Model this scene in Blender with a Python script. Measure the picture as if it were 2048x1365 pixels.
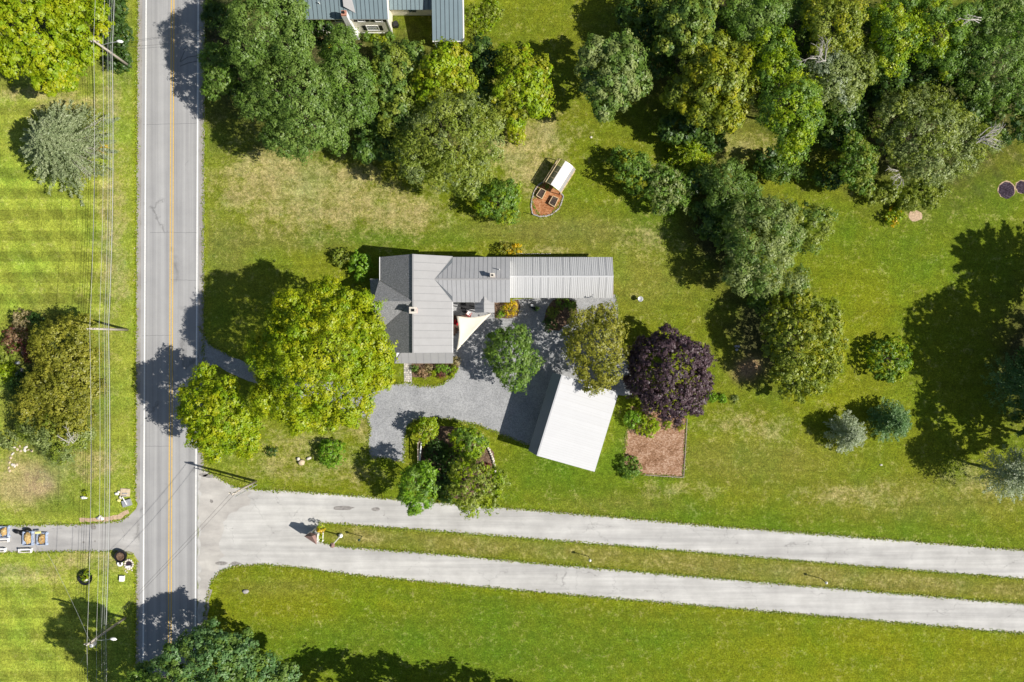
import bpy, math, random
import numpy as np
from mathutils import Vector, Matrix
from mathutils.geometry import tessellate_polygon
for o in list(bpy.data.objects): bpy.data.objects.remove(o)
scene = bpy.context.scene
R = math.radians

# ------------------------------------------------------------------ camera, sky, sun, exposure
CAM_H = 100.0                                   # drone height above the lawn, looking straight down
cam_d = bpy.data.cameras.new('camera'); cam = bpy.data.objects.new('camera', cam_d)
scene.collection.objects.link(cam); scene.camera = cam
cam.location = (0, 0, CAM_H); cam.rotation_euler = (0, 0, 0)
cam_d.sensor_width = 36; cam_d.lens = 18 / 0.64
cam_d.clip_start = 1; cam_d.clip_end = 6000

SUN_V = Vector((0.965, -0.26, 0.965)).normalized()      # towards the sun
elev = math.asin(SUN_V.z); azim = math.atan2(SUN_V.x, SUN_V.y)
w = bpy.data.worlds.new("World"); scene.world = w; w.use_nodes = True
nt = w.node_tree; nt.nodes.clear()
sky = nt.nodes.new('ShaderNodeTexSky'); sky.sky_type = 'NISHITA'; sky.sun_disc = False
sky.sun_elevation = elev; sky.sun_rotation = azim
bg = nt.nodes.new('ShaderNodeBackground'); bg.inputs[1].default_value = 0.060
wo = nt.nodes.new('ShaderNodeOutputWorld')
nt.links.new(sky.outputs[0], bg.inputs[0]); nt.links.new(bg.outputs[0], wo.inputs[0])
sd = bpy.data.lights.new('sun', 'SUN'); sd.energy = 4.6; sd.angle = R(0.5); sd.color = (1.0, 0.955, 0.88)
sun = bpy.data.objects.new('sun', sd); scene.collection.objects.link(sun)
sun.rotation_euler = SUN_V.to_track_quat('Z', 'Y').to_euler(); sun.location = (60, -20, 60)
vs = scene.view_settings
vs.view_transform = 'Standard'; vs.look = 'None'; vs.exposure = 0.5; vs.gamma = 1.0; vs.use_curve_mapping = False
scene.render.engine = 'CYCLES'
scene.cycles.max_bounces = 5; scene.cycles.diffuse_bounces = 3; scene.cycles.transmission_bounces = 4
scene.cycles.transparent_max_bounces = 6; scene.cycles.glossy_bounces = 2

# ------------------------------------------------------------------ helpers
rnd = random.Random(7)
def P(px, py, z=0.0):
    """photo pixel -> world point at height z (16 px per metre on the ground)"""
    k = (1 - z / CAM_H) / 16.0
    return Vector(((px - 1024) * k, (682.5 - py) * k, z))
def link(o, parent=None):
    scene.collection.objects.link(o)
    if parent: o.parent = parent
    return o
def tag(o, label=None, cat=None, group=None, kind=None):
    if label: o['label'] = label
    if cat: o['category'] = cat
    if group: o['group'] = group
    if kind: o['kind'] = kind
    return o
def empty(name, loc=(0, 0, 0), label=None, cat=None, group=None):
    o = bpy.data.objects.new(name, None); o.location = loc; o.empty_display_size = 0.3
    scene.collection.objects.link(o); return tag(o, label, cat, group)
class MB:
    def __init__(s): s.v = []; s.f = []
    def add(s, vs, fs):
        b = len(s.v); s.v += [tuple(v) for v in vs]; s.f += [tuple(i + b for i in f) for f in fs]; return s
    def box(s, c, size, rz=0, ry=0, rx=0):
        hx, hy, hz = size[0] / 2, size[1] / 2, size[2] / 2
        M = Matrix.Translation(Vector(c)) @ Matrix.Rotation(rz, 4, 'Z') @ Matrix.Rotation(ry, 4, 'Y') @ Matrix.Rotation(rx, 4, 'X')
        vs = [M @ Vector((x, y, z)) for z in (-hz, hz) for x, y in ((-hx, -hy), (hx, -hy), (hx, hy), (-hx, hy))]
        return s.add(vs, [(3, 2, 1, 0), (4, 5, 6, 7), (0, 1, 5, 4), (1, 2, 6, 5), (2, 3, 7, 6), (3, 0, 4, 7)])
    def bar(s, a, b, wd, ht=None):
        a = Vector(a); b = Vector(b); ht = ht or wd; d = (b - a)
        if d.length < 1e-6: return s
        d.normalize(); up = Vector((0, 0, 1)) if abs(d.z) < .95 else Vector((1, 0, 0))
        sx = d.cross(up).normalized() * wd / 2; sz = sx.cross(d).normalized() * ht / 2
        vs = [p + i * sx + j * sz for p in (a, b) for i, j in ((-1, -1), (1, -1), (1, 1), (-1, 1))]
        return s.add(vs, [(3, 2, 1, 0), (4, 5, 6, 7), (0, 1, 5, 4), (1, 2, 6, 5), (2, 3, 7, 6), (3, 0, 4, 7)])
    def tube(s, pts, rad, n=8, cap=True):
        pts = [Vector(p) for p in pts]; m = len(pts)
        if not isinstance(rad, (list, tuple)): rad = [rad] * m
        vs = []; fs = []
        for i, p in enumerate(pts):
            d = (pts[min(i + 1, m - 1)] - pts[max(i - 1, 0)]).normalized()
            up = Vector((0, 0, 1)) if abs(d.z) < .9 else Vector((1, 0, 0))
            a = d.cross(up).normalized(); b = a.cross(d).normalized()
            for k in range(n):
                t = 2 * math.pi * k / n; vs.append(p + (a * math.cos(t) + b * math.sin(t)) * rad[i])
        for i in range(m - 1):
            for k in range(n):
                k2 = (k + 1) % n; fs.append((i * n + k, i * n + k2, (i + 1) * n + k2, (i + 1) * n + k))
        if cap: fs.append(tuple(range(n - 1, -1, -1))); fs.append(tuple((m - 1) * n + k for k in range(n)))
        return s.add(vs, fs)
    def lathe(s, c, prof, n=16):
        c = Vector(c); vs = []; fs = []
        for r, z in prof:
            for k in range(n):
                t = 2 * math.pi * k / n; vs.append(c + Vector((r * math.cos(t), r * math.sin(t), z)))
        for i in range(len(prof) - 1):
            for k in range(n):
                k2 = (k + 1) % n; fs.append((i * n + k, i * n + k2, (i + 1) * n + k2, (i + 1) * n + k))
        fs.append(tuple(range(n - 1, -1, -1))); fs.append(tuple((len(prof) - 1) * n + k for k in range(n)))
        return s.add(vs, fs)
    def rock(s, c, rx, ry, rz, seed=0, rot=0):
        rg = random.Random(seed); vs = []; fs = []; n = 7
        rings = [(-.6, .8), (-.1, 1.0), (.45, .82), (.85, .42)]
        for h, q in rings:
            for k in range(n):
                t = 2 * math.pi * k / n + rg.uniform(-.2, .2); j = q * rg.uniform(.82, 1.12)
                x, y = rx * j * math.cos(t), ry * j * math.sin(t)
                vs.append(Vector(c) + Vector((x * math.cos(rot) - y * math.sin(rot), x * math.sin(rot) + y * math.cos(rot), rz * (h + rg.uniform(-.08, .08)))))
        for i in range(len(rings) - 1):
            for k in range(n):
                k2 = (k + 1) % n; fs.append((i * n + k, i * n + k2, (i + 1) * n + k2, (i + 1) * n + k))
        fs.append(tuple((len(rings) - 1) * n + k for k in range(n)))
        return s.add(vs, fs)
    def prism(s, pts, h):
        """pts: 3D polygon (ccw seen from above), extruded down by h"""
        n = len(pts); vs = [Vector(p) for p in pts] + [Vector(p) - Vector((0, 0, h)) for p in pts]
        fs = [tuple(range(n)), tuple(range(2 * n - 1, n - 1, -1))] + [(i, i + n, (i + 1) % n + n, (i + 1) % n) for i in range(n)]
        return s.add(vs, fs)
    def build(s, name, mat, parent=None, smooth=False, origin=None):
        me = bpy.data.meshes.new(name)
        off = Vector(origin) if origin is not None else (parent.location.copy() if parent is not None else Vector((0, 0, 0)))
        if parent is not None and parent.parent is not None: off = off + parent.parent.location
        me.from_pydata([tuple(Vector(v) - off) for v in s.v], [], s.f); me.materials.append(mat)
        if smooth: me.polygons.foreach_set('use_smooth', [True] * len(me.polygons))
        me.update(); o = bpy.data.objects.new(name, me); link(o, parent)
        if origin is not None and parent is None: o.location = off
        return o

# ------------------------------------------------------------------ materials
def new_mat(name):
    m = bpy.data.materials.new(name); m.use_nodes = True; t = m.node_tree; t.nodes.clear(); return m, t
def N(t, typ, **kw):
    n = t.nodes.new(typ)
    for k, v in kw.items():
        if k.startswith('i_'): n.inputs[int(k[2:])].default_value = v
        else: setattr(n, k, v)
    return n
def noise(t, vec, scale, detail=4, rough=.6):
    n = N(t, 'ShaderNodeTexNoise'); n.inputs['Scale'].default_value = scale
    n.inputs['Detail'].default_value = detail; n.inputs['Roughness'].default_value = rough
    if vec is not None: t.links.new(vec, n.inputs['Vector'])
    return n.outputs['Fac']
def ramp(t, fac, stops):
    r = N(t, 'ShaderNodeValToRGB'); e = r.color_ramp.elements
    while len(e) < len(stops): e.new(.5)
    for i, (p, c) in enumerate(stops): e[i].position = p; e[i].color = (*c, 1) if len(c) == 3 else c
    t.links.new(fac, r.inputs[0]); return r.outputs[0]
def mix(t, fac, a, b, mode='MIX'):
    m = N(t, 'ShaderNodeMix', data_type='RGBA', blend_type=mode)
    for s, v in ((0, fac), (6, a), (7, b)):
        if isinstance(v, (int, float)): m.inputs[s].default_value = v
        elif isinstance(v, tuple): m.inputs[s].default_value = (*v, 1)
        else: t.links.new(v, m.inputs[s])
    return m.outputs[2]
def math_(t, op, a, b=None, c=None):
    m = N(t, 'ShaderNodeMath', operation=op)
    for i, v in enumerate((a, b, c)):
        if v is None: continue
        if isinstance(v, (int, float)): m.inputs[i].default_value = v
        else: t.links.new(v, m.inputs[i])
    return m.outputs[0]
def finish(t, col, rough=.85, bump=None, bstr=.3, bdist=.05, metal=0.0, spec=.3):
    b = N(t, 'ShaderNodeBsdfPrincipled'); o = N(t, 'ShaderNodeOutputMaterial')
    if isinstance(col, tuple): b.inputs['Base Color'].default_value = (*col, 1)
    else: t.links.new(col, b.inputs['Base Color'])
    if isinstance(rough, float): b.inputs['Roughness'].default_value = rough
    else: t.links.new(rough, b.inputs['Roughness'])
    b.inputs['Metallic'].default_value = metal; b.inputs['Specular IOR Level'].default_value = spec
    if bump is not None:
        bn = N(t, 'ShaderNodeBump'); bn.inputs['Strength'].default_value = bstr; bn.inputs['Distance'].default_value = bdist
        t.links.new(bump, bn.inputs['Height']); t.links.new(bn.outputs[0], b.inputs['Normal'])
    t.links.new(b.outputs[0], o.inputs[0]); return b
def pos(t): return N(t, 'ShaderNodeNewGeometry').outputs['Position']
def simple(name, col, rough=.7, var=.18, scale=6., metal=0., spec=.3, bump=0.):
    m, t = new_mat(name); p = pos(t); n = noise(t, p, scale, 5)
    d = tuple(c * (1 - var) for c in col); l = tuple(min(1, c * (1 + var)) for c in col)
    c = ramp(t, n, [(.3, d), (.7, l)])
    finish(t, c, rough, n if bump else None, bump, .03, metal, spec); return m

def grass_mat():
    m, t = new_mat('lawn_grass'); p = pos(t)
    ga = N(t, 'ShaderNodeAttribute', attribute_name='gcol'); st = N(t, 'ShaderNodeAttribute', attribute_name='stripe')
    base = ga.outputs['Color']
    sep = N(t, 'ShaderNodeSeparateXYZ'); t.links.new(p, sep.inputs[0]); X, Y = sep.outputs[0], sep.outputs[1]
    # mower stripes
    wob = math_(t, 'MULTIPLY', noise(t, p, .35, 3), .5)
    s1 = math_(t, 'SINE', math_(t, 'MULTIPLY', math_(t, 'ADD', Y, math_(t, 'SUBTRACT', math_(t, 'MULTIPLY', wob, .35), .8)), 2 * math.pi / 2.62))
    s1 = math_(t, 'MULTIPLY', s1, 5.0); s1 = math_(t, 'MINIMUM', math_(t, 'MAXIMUM', s1, -1), 1)
    dg = math_(t, 'ADD', math_(t, 'MULTIPLY', X, .87), math_(t, 'MULTIPLY', Y, .5))
    s2 = math_(t, 'SINE', math_(t, 'MULTIPLY', math_(t, 'ADD', dg, wob), 2 * math.pi / 2.9))
    s2 = math_(t, 'MULTIPLY', s2, 4.0); s2 = math_(t, 'MINIMUM', math_(t, 'MAXIMUM', s2, -1), 1)
    patchy = ramp(t, noise(t, p, .22, 3), [(.3, (.75,) * 3), (.65, (1.0,) * 3)])
    s = math_(t, 'ADD', math_(t, 'MULTIPLY', s1, .19), math_(t, 'MULTIPLY', s2, .11))
    s = math_(t, 'MULTIPLY', math_(t, 'MULTIPLY', s, patchy), st.outputs['Fac'])
    # faint mower lines everywhere
    rot = N(t, 'ShaderNodeMapping'); rot.inputs['Rotation'].default_value = (0, 0, R(5)); rot.inputs['Scale'].default_value = (.06, .9, 1)
    t.links.new(p, rot.inputs[0]); ln = noise(t, rot.outputs[0], 1.0, 3, .6)
    f0 = math_(t, 'ADD', math_(t, 'MULTIPLY', ln, .6), .70)
    fine = noise(t, p, 3.6, 6, .85); mid = noise(t, p, 1.1, 4, .7); big = noise(t, p, .17, 4, .6); tuft = noise(t, p, 9.0, 3, .8)
    f1 = math_(t, 'ADD', math_(t, 'MULTIPLY', math_(t, 'SUBTRACT', fine, .5), 3.0), 1.0)
    f3 = math_(t, 'ADD', math_(t, 'MULTIPLY', math_(t, 'SUBTRACT', tuft, .5), 3.2), 1.0)
    f2 = math_(t, 'ADD', math_(t, 'MULTIPLY', math_(t, 'SUBTRACT', mid, .5), 1.25), 1.0)
    tot = math_(t, 'MULTIPLY', math_(t, 'MULTIPLY', math_(t, 'MULTIPLY', f0, math_(t, 'MAXIMUM', f1, .3)), f2), math_(t, 'MAXIMUM', f3, .4))
    tot = math_(t, 'MULTIPLY', tot, math_(t, 'ADD', s, 1.0))
    vm = N(t, 'ShaderNodeVectorMath', operation='SCALE'); t.links.new(base, vm.inputs[0]); t.links.new(tot, vm.inputs['Scale'])
    # dry straw-coloured turf: broad patches from the mesh, broken up by noise, and flecks everywhere
    da = N(t, 'ShaderNodeAttribute', attribute_name='dry')
    dn = math_(t, 'ADD', math_(t, 'MULTIPLY', noise(t, p, .55, 6, .75), 1.5), math_(t, 'MULTIPLY', noise(t, p, 2.2, 4, .75), .7))
    df = math_(t, 'ADD', math_(t, 'MULTIPLY', da.outputs['Fac'], .50), math_(t, 'SUBTRACT', dn, .90))
    dryf = ramp(t, df, [(.30, (0, 0, 0)), (.85, (.95,) * 3)])
    sc = N(t, 'ShaderNodeVectorMath', operation='SCALE'); sc.inputs[0].default_value = (.36, .30, .125); t.links.new(tot, sc.inputs['Scale'])
    c = mix(t, dryf, vm.outputs[0], sc.outputs[0])
    grf = ramp(t, big, [(.45, (0, 0, 0)), (.68, (.6,) * 3)])
    lush = mix(t, 1.0, c, (.68, .95, .75), 'MULTIPLY'); c = mix(t, grf, c, lush)
    cf = ramp(t, noise(t, p, 2.3, 4, .65), [(.56, (0, 0, 0)), (.70, (.6,) * 3)])
    c = mix(t, cf, c, mix(t, 1.0, c, (.55, .8, .8), 'MULTIPLY'))
    finish(t, c, .95, math_(t, 'ADD', fine, math_(t, 'MULTIPLY', mid, 1.2)), .75, .14, 0, .1); return m
def leaf_mat():
    m, t = new_mat('foliage'); a = N(t, 'ShaderNodeAttribute', attribute_name='col')
    d = N(t, 'ShaderNodeBsdfDiffuse'); tr = N(t, 'ShaderNodeBsdfTranslucent'); g = N(t, 'ShaderNodeBsdfGlossy')
    g.inputs['Roughness'].default_value = .45; g.inputs['Color'].default_value = (1, 1, 1, 1)
    t.links.new(a.outputs['Color'], d.inputs[0])
    tc = mix(t, 1.0, a.outputs['Color'], (1.25, 1.3, .6), 'MULTIPLY'); t.links.new(tc, tr.inputs[0])
    m1 = N(t, 'ShaderNodeMixShader'); m1.inputs[0].default_value = .36
    t.links.new(d.outputs[0], m1.inputs[1]); t.links.new(tr.outputs[0], m1.inputs[2])
    m2 = N(t, 'ShaderNodeMixShader'); m2.inputs[0].default_value = .022
    t.links.new(m1.outputs[0], m2.inputs[1]); t.links.new(g.outputs[0], m2.inputs[2])
    o = N(t, 'ShaderNodeOutputMaterial'); t.links.new(m2.outputs[0], o.inputs[0]); return m
def asphalt_mat(name, c1, c2, cracks=True, streak=None, crack_scale=.16, patch=.5):
    m, t = new_mat(name); p = pos(t)
    f = noise(t, p, 9, 6, .8); b = noise(t, p, .35, 4, .6)
    c = ramp(t, b, [(.3, c1), (.72, c2)])
    fm = math_(t, 'ADD', math_(t, 'MULTIPLY', f, patch), 1 - patch / 2)
    vm = N(t, 'ShaderNodeVectorMath', operation='SCALE'); t.links.new(c, vm.inputs[0]); t.links.new(fm, vm.inputs['Scale']); c = vm.outputs[0]
    if streak:
        mp = N(t, 'ShaderNodeMapping'); mp.inputs['Rotation'].default_value = (0, 0, streak[2]); mp.inputs['Scale'].default_value = (streak[0], streak[1], 1)
        t.links.new(p, mp.inputs[0]); s = noise(t, mp.outputs[0], 1, 4, .65)
        c = mix(t, 1.0, c, ramp(t, s, [(.32, (.80, .795, .79)), (.68, (1.16, 1.155, 1.13))]), 'MULTIPLY')
    if cracks:
        dv = N(t, 'ShaderNodeTexNoise'); dv.inputs['Scale'].default_value = 1.3; dv.inputs['Detail'].default_value = 5; t.links.new(p, dv.inputs['Vector'])
        va = N(t, 'ShaderNodeVectorMath', operation='MULTIPLY_ADD'); t.links.new(dv.outputs['Color'], va.inputs[0])
        va.inputs[1].default_value = (1.8, 1.8, 0); t.links.new(p, va.inputs[2])
        vo = N(t, 'ShaderNodeTexVoronoi', feature='DISTANCE_TO_EDGE'); vo.inputs['Scale'].default_value = crack_scale; t.links.new(va.outputs[0], vo.inputs['Vector'])
        cr = ramp(t, vo.outputs['Distance'], [(.0, (.62,) * 3), (.006, (1,) * 3)])
        gate = ramp(t, noise(t, p, .28, 2), [(.46, (0,) * 3), (.56, (1,) * 3)])
        c = mix(t, gate, c, mix(t, 1.0, c, cr, 'MULTIPLY'))
    finish(t, c, .9, f, .25, .03, 0, .15); return m
def gravel_mat():
    m, t = new_mat('crushed_gravel'); p = pos(t)
    v = N(t, 'ShaderNodeTexVoronoi'); v.inputs['Scale'].default_value = 9; t.links.new(p, v.inputs['Vector'])
    sp = N(t, 'ShaderNodeSeparateColor'); t.links.new(v.outputs['Color'], sp.inputs[0])
    f = noise(t, p, 5, 6, .85); b = noise(t, p, .4, 4)
    c = ramp(t, b, [(.3, (.26, .263, .270)), (.7, (.345, .347, .352))])
    k = math_(t, 'ADD', math_(t, 'MULTIPLY', sp.outputs[0], .38), math_(t, 'ADD', math_(t, 'MULTIPLY', f, .7), .46))
    vm = N(t, 'ShaderNodeVectorMath', operation='SCALE'); t.links.new(c, vm.inputs[0]); t.links.new(k, vm.inputs['Scale'])
    finish(t, vm.outputs[0], .95, f, .6, .07, 0, .1); return m
def mulch_mat(name, a, b, c_):
    m, t = new_mat(name); p = pos(t)
    mp = N(t, 'ShaderNodeMapping'); mp.inputs['Scale'].default_value = (6, 9, 6); t.links.new(p, mp.inputs[0])
    v = N(t, 'ShaderNodeTexVoronoi'); v.inputs['Scale'].default_value = 1; t.links.new(mp.outputs[0], v.inputs['Vector'])
    sp = N(t, 'ShaderNodeSeparateColor'); t.links.new(v.outputs['Color'], sp.inputs[0])
    f = math_(t, 'ADD', math_(t, 'MULTIPLY', sp.outputs[0], .28), math_(t, 'ADD', math_(t, 'MULTIPLY', noise(t, p, .7, 4, .6), .55), math_(t, 'MULTIPLY', noise(t, p, 5, 5, .85), .3)))
    c = ramp(t, f, [(.3, a), (.55, b), (.82, c_)]); finish(t, c, .95, sp.outputs[0], .8, .06, 0, .1); return m
def shingle_mat():
    m, t = new_mat('asphalt_shingles'); p = pos(t)
    br = N(t, 'ShaderNodeTexBrick'); br.inputs['Scale'].default_value = 3.2; t.links.new(p, br.inputs['Vector'])
    br.inputs['Mortar Size'].default_value = .03; br.inputs['Color1'].default_value = (.8,) * 3 + (1,); br.inputs['Color2'].default_value = (1.15,) * 3 + (1,); br.inputs['Mortar'].default_value = (.5,) * 3 + (1,)
    n = noise(t, p, 7, 5, .85)
    c = ramp(t, n, [(.3, (.14, .142, .146)), (.7, (.50, .50, .50))]); c = mix(t, .8, c, mix(t, 1.0, c, br.outputs[0], 'MULTIPLY'))
    finish(t, c, .95, n, 1.0, .12, 0, .1); return m
def metal_roof_mat(name, col, rough=.5, var=.05, spec=.4, metal=0.):
    m, t = new_mat(name); p = pos(t); oi = N(t, 'ShaderNodeObjectInfo')
    n = noise(t, p, .8, 5, .7); n2 = noise(t, p, 14, 3, .7)
    c = ramp(t, n, [(.3, tuple(x * (1 - var) for x in col)), (.7, tuple(min(1, x * (1 + var)) for x in col))])
    k = math_(t, 'ADD', math_(t, 'MULTIPLY', oi.outputs['Random'], .03), math_(t, 'ADD', math_(t, 'MULTIPLY', n2, .06), .955))
    vm = N(t, 'ShaderNodeVectorMath', operation='SCALE'); t.links.new(c, vm.inputs[0]); t.links.new(k, vm.inputs['Scale'])
    finish(t, vm.outputs[0], rough, None, 0, .1, metal, spec); return m
def clap_mat(name, col, pitch=.12):
    m, t = new_mat(name); p = pos(t); s = N(t, 'ShaderNodeSeparateXYZ'); t.links.new(p, s.inputs[0])
    fr = math_(t, 'FRACT', math_(t, 'DIVIDE', s.outputs[2], pitch))
    c = ramp(t, noise(t, p, 3, 4), [(.3, tuple(x * .92 for x in col)), (.7, col)])
    finish(t, c, .6, fr, .5, .03, 0, .3); return m

M = dict(
    grass=grass_mat(), leaf=leaf_mat(), gravel=gravel_mat(), shingle=shingle_mat(),
    road=asphalt_mat('road_asphalt', (.31, .308, .31), (.355, .352, .352), True, (1.5, .012, 0), .03, .3),
    lane=asphalt_mat('worn_pale_asphalt', (.39, .38, .365), (.52, .51, .49), True, (.035, .9, R(5)), .2, .42),
    sidedrive=asphalt_mat('side_drive_asphalt', (.33, .32, .31), (.41, .40, .39), True, (.1, .5, 0), .2, .4),
    shoulder=asphalt_mat('shoulder_gravel', (.24, .22, .20), (.38, .36, .33), False, None, 1, .9),
    paleapron=asphalt_mat('sandy_apron', (.36, .34, .32), (.48, .46, .43), False, (.15, .5, R(35)), 1, .45),
    white_line=simple('white_paint', (.74, .73, .70), .8, .12, 5), yellow_line=simple('yellow_paint', (.62, .40, .09), .8, .15, 5),
    mulch=mulch_mat('bark_mulch', (.10, .045, .02), (.30, .17, .10), (.52, .36, .26)),
    mulch_o=mulch_mat('orange_mulch', (.16, .05, .02), (.36, .15, .06), (.48, .26, .14)),
    soil=mulch_mat('bed_soil', (.03, .022, .018), (.07, .05, .04), (.12, .09, .07)),
    straw=mulch_mat('dry_grass_clippings', (.22, .11, .04), (.46, .30, .12), (.6, .48, .24)),
    roof_main=metal_roof_mat('light_grey_seam_metal', (.295, .290, .287), .6, .05, .2),
    roof_wing=metal_roof_mat('grey_seam_metal', (.34, .34, .345), .6, .06, .2),
    roof_barn=metal_roof_mat('galvanised_sheet', (.50, .50, .50), .6, .03, .2),
    roof_garage=metal_roof_mat('white_ribbed_steel', (.455, .457, .463), .6, .02, .2),
    roof_garage_rear=metal_roof_mat('shaded_ribbed_steel', (.27, .27, .27), .5),  # shade of the slope facing away from the sun put into the colour
    roof_teal=metal_roof_mat('blue_grey_seam_metal', (.17, .225, .245), .45),
    roof_dark=metal_roof_mat('dark_slate_roof', (.05, .06, .07), .6),
    cream=clap_mat('cream_clapboard', (.84, .79, .64)), whitewall=clap_mat('white_clapboard', (.74, .74, .72)),
    white=simple('white_trim', (.78, .77, .74), .55, .06), brick=simple('chimney_brick', (.42, .20, .14), .9, .3, 9, bump=.3),
    pinkbrick=simple('pale_chimney_brick', (.62, .45, .40), .9, .2, 9), black=simple('black_plastic', (.012, .012, .014), .5, .2),
    dark=simple('dark_opening', (.01, .01, .01), .9, .1), glass=simple('window_glass', (.05, .07, .08), .1, .2, 2, spec=.8),
    bark=simple('tree_bark', (.15, .12, .095), .95, .35, 5, bump=.6), palebark=simple('pale_bark', (.40, .37, .33), .95, .3, 5, bump=.5),
    wood=simple('weathered_wood', (.28, .23, .18), .9, .3, 7), pole=simple('pole_wood', (.42, .37, .31), .9, .2, 6),
    newwood=simple('blond_wood', (.58, .45, .27), .8, .2, 6), deck=simple('brown_deck', (.12, .075, .055), .8, .3, 5),
    stone=simple('field_stone', (.36, .34, .32), .95, .3, 3, bump=.5), palestone=simple('pale_stone', (.58, .53, .46), .95, .25, 3, bump=.5),
    tanstone=simple('tan_boulder', (.52, .42, .29), .95, .25, 3, bump=.5), greystone=simple('grey_stone', (.34, .33, .36), .95, .3, 4, bump=.5),
    sail=simple('cream_shade_cloth', (.70, .64, .53), .9, .04, 1), red=simple('red_cushion', (.42, .015, .02), .7, .2),
    steel=simple('galvanised_steel', (.45, .46, .47), .4, .12, 4, metal=.4), wire=simple('bare_wire', (.55, .54, .52), .4, .1, metal=.2),
    cable=simple('black_cable', (.05, .05, .05), .6, .1), cablegrey=simple('grey_cable', (.36, .37, .36), .5, .1),
    poly=simple('white_greenhouse_film', (.80, .80, .80), .35, .04, 3), brownroof=simple('brown_shingle_roof', (.26, .16, .14), .9, .25, 7),
    blue=simple('blue_tub', (.34, .40, .52), .5, .4, 4), yellow=simple('yellow_card', (.75, .70, .25), .7, .08),
    ash=mulch_mat('ash_and_char', (.012, .008, .012), (.04, .028, .04), (.11, .085, .11)), dirt=simple('bare_dirt', (.46, .33, .22), .95, .3, 4, bump=.4),
    patch=simple('dark_asphalt_patch', (.24, .225, .21), .95, .4, 4), green_paint=simple('dark_green_metal', (.02, .05, .035), .5, .1),
    dampmulch=mulch_mat('shrub_bed_mulch', (.05, .03, .02), (.14, .09, .06), (.26, .18, .12)),
    barnseam=simple('shaded_galvanised_rib', (.40, .40, .40), .6, .06), seam=simple('roof_seam', (.23, .23, .235), .6, .1), tealseam=simple('shaded_teal_seam', (.08, .10, .11), .6, .1),  # ribs darker than their panels: thin rib shadows put into the colour
    shadeseam=simple('shaded_roof_rib', (.22, .22, .225), .6, .1), mat_=simple('black_rubber_mat', (.02, .02, .021), .6, .3, 3))  # rib tone darkened to draw the shadow line along each seam

# ------------------------------------------------------------------ ground
from math import exp
def lin(v): return np.array(v, float)
xs = np.unique(np.concatenate([[-2500, -900, -400, -200, -120, -90], np.arange(-72, 72.01, .45), [90, 120, 200, 400, 900, 2500]]))
ys = np.unique(np.concatenate([[-2500, -900, -400, -200, -110, -75], np.arange(-50, 50.01, .45), [75, 110, 200, 400, 900, 2500]]))
GX, GY = np.meshgrid(xs, ys, indexing='xy')
gpx = GX * 16 + 1024; gpy = 682.5 - GY * 16
rg = np.random.default_rng(3)
def gauss(px, py, rx, ry, ang=0):
    c, s = math.cos(ang), math.sin(ang); dx = gpx - px; dy = gpy - py
    u = (dx * c + dy * s) / rx; v = (-dx * s + dy * c) / ry
    wob = 1 + .28 * np.sin(dx * .071 + py) * np.cos(dy * .093 + px) + .18 * np.sin(dx * .19 - dy * .15)
    return np.clip(1.35 * np.exp(-(u * u + v * v) * wob), 0, 1)
col = np.zeros(GX.shape + (3,)); dry = np.zeros(GX.shape)
def addry(m):
    global dry
    dry = np.maximum(dry, m)
right = lin((.155, .178, .010)); left = lin((.26, .295, .036)); straw = lin((.30, .25, .115)); lush = lin((.088, .158, .010))
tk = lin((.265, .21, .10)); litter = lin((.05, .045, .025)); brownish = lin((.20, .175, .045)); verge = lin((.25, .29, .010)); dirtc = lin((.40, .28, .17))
col[:] = right
def blend(mask, c):
    global col
    col = col * (1 - mask[..., None]) + c * mask[..., None]
blend(np.clip((288 - gpx) / 20, 0, 1), left)
blend(np.clip((gpx - 400) / 4, 0, 1) * np.clip((700 - gpx) / 300, 0, 1) * np.clip((1000 - gpy) / 40, 0, 1) * .6, lin((.205, .235, .028)))
for g in [(560, 350, 110, 55), (800, 425, 85, 38), (490, 385, 40, 30), (700, 360, 60, 30), (1075, 275, 60, 45), (1015, 300, 50, 30), (1050, 330, 50, 55), (640, 400, 160, 60)]:
    addry(gauss(*g))
for g in [(455, 500, 45, 60), (600, 480, 200, 20), (1100, 460, 250, 22)]: blend(gauss(*g) * .55, lin((.15, .155, .035)))
for g in [(1350, 980, 70, 14), (1480, 850, 75, 26), (1540, 860, 50, 22), (1930, 945, 30, 16), (1960, 960, 70, 30), (1720, 990, 120, 22), (1830, 432, 22, 14), (610, 900, 110, 40), (590, 935, 120, 26), (740, 860, 40, 40), (1090, 500, 60, 8), (700, 940, 60, 30), (1500, 300, 60, 30), (1290, 480, 50, 30), (690, 850, 60, 20)]:
    addry(gauss(*g) * .58)
for g in [(900, 1085, 260, 14, .06), (1400, 1125, 300, 14, .08), (1850, 1170, 250, 16, .08), (720, 1072, 70, 10), (1500, 920, 160, 45), (1850, 1000, 220, 40), (1280, 560, 90, 60), (1240, 1010, 120, 18), (1150, 470, 120, 40), (1480, 1170, 300, 30), (560, 1180, 90, 20)]:
    blend(gauss(*g) * .4, brownish)
for g in [(1180, 950, 160, 60), (1090, 930, 70, 60), (850, 480, 110, 16), (720, 470, 60, 20), (1750, 520, 150, 90), (1950, 420, 110, 60), (1380, 1040, 160, 26), (1650, 1065, 260, 22), (1900, 1085, 160, 20), (900, 1230, 240, 70), (1300, 1310, 300, 60), (1240, 880, 14, 60), (1300, 420, 70, 80), (700, 1300, 160, 60), (1050, 1320, 200, 60)]:
    blend(gauss(*g) * .5, lush)
for g in [(1600, 1330, 330, 50), (1150, 1190, 500, 16, .09), (1800, 1290, 300, 30), (620, 1210, 200, 30), (1650, 760, 60, 90), (1700, 610, 110, 90)]:
    blend(gauss(*g) * .5, lin((.19, .205, .006)))
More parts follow.
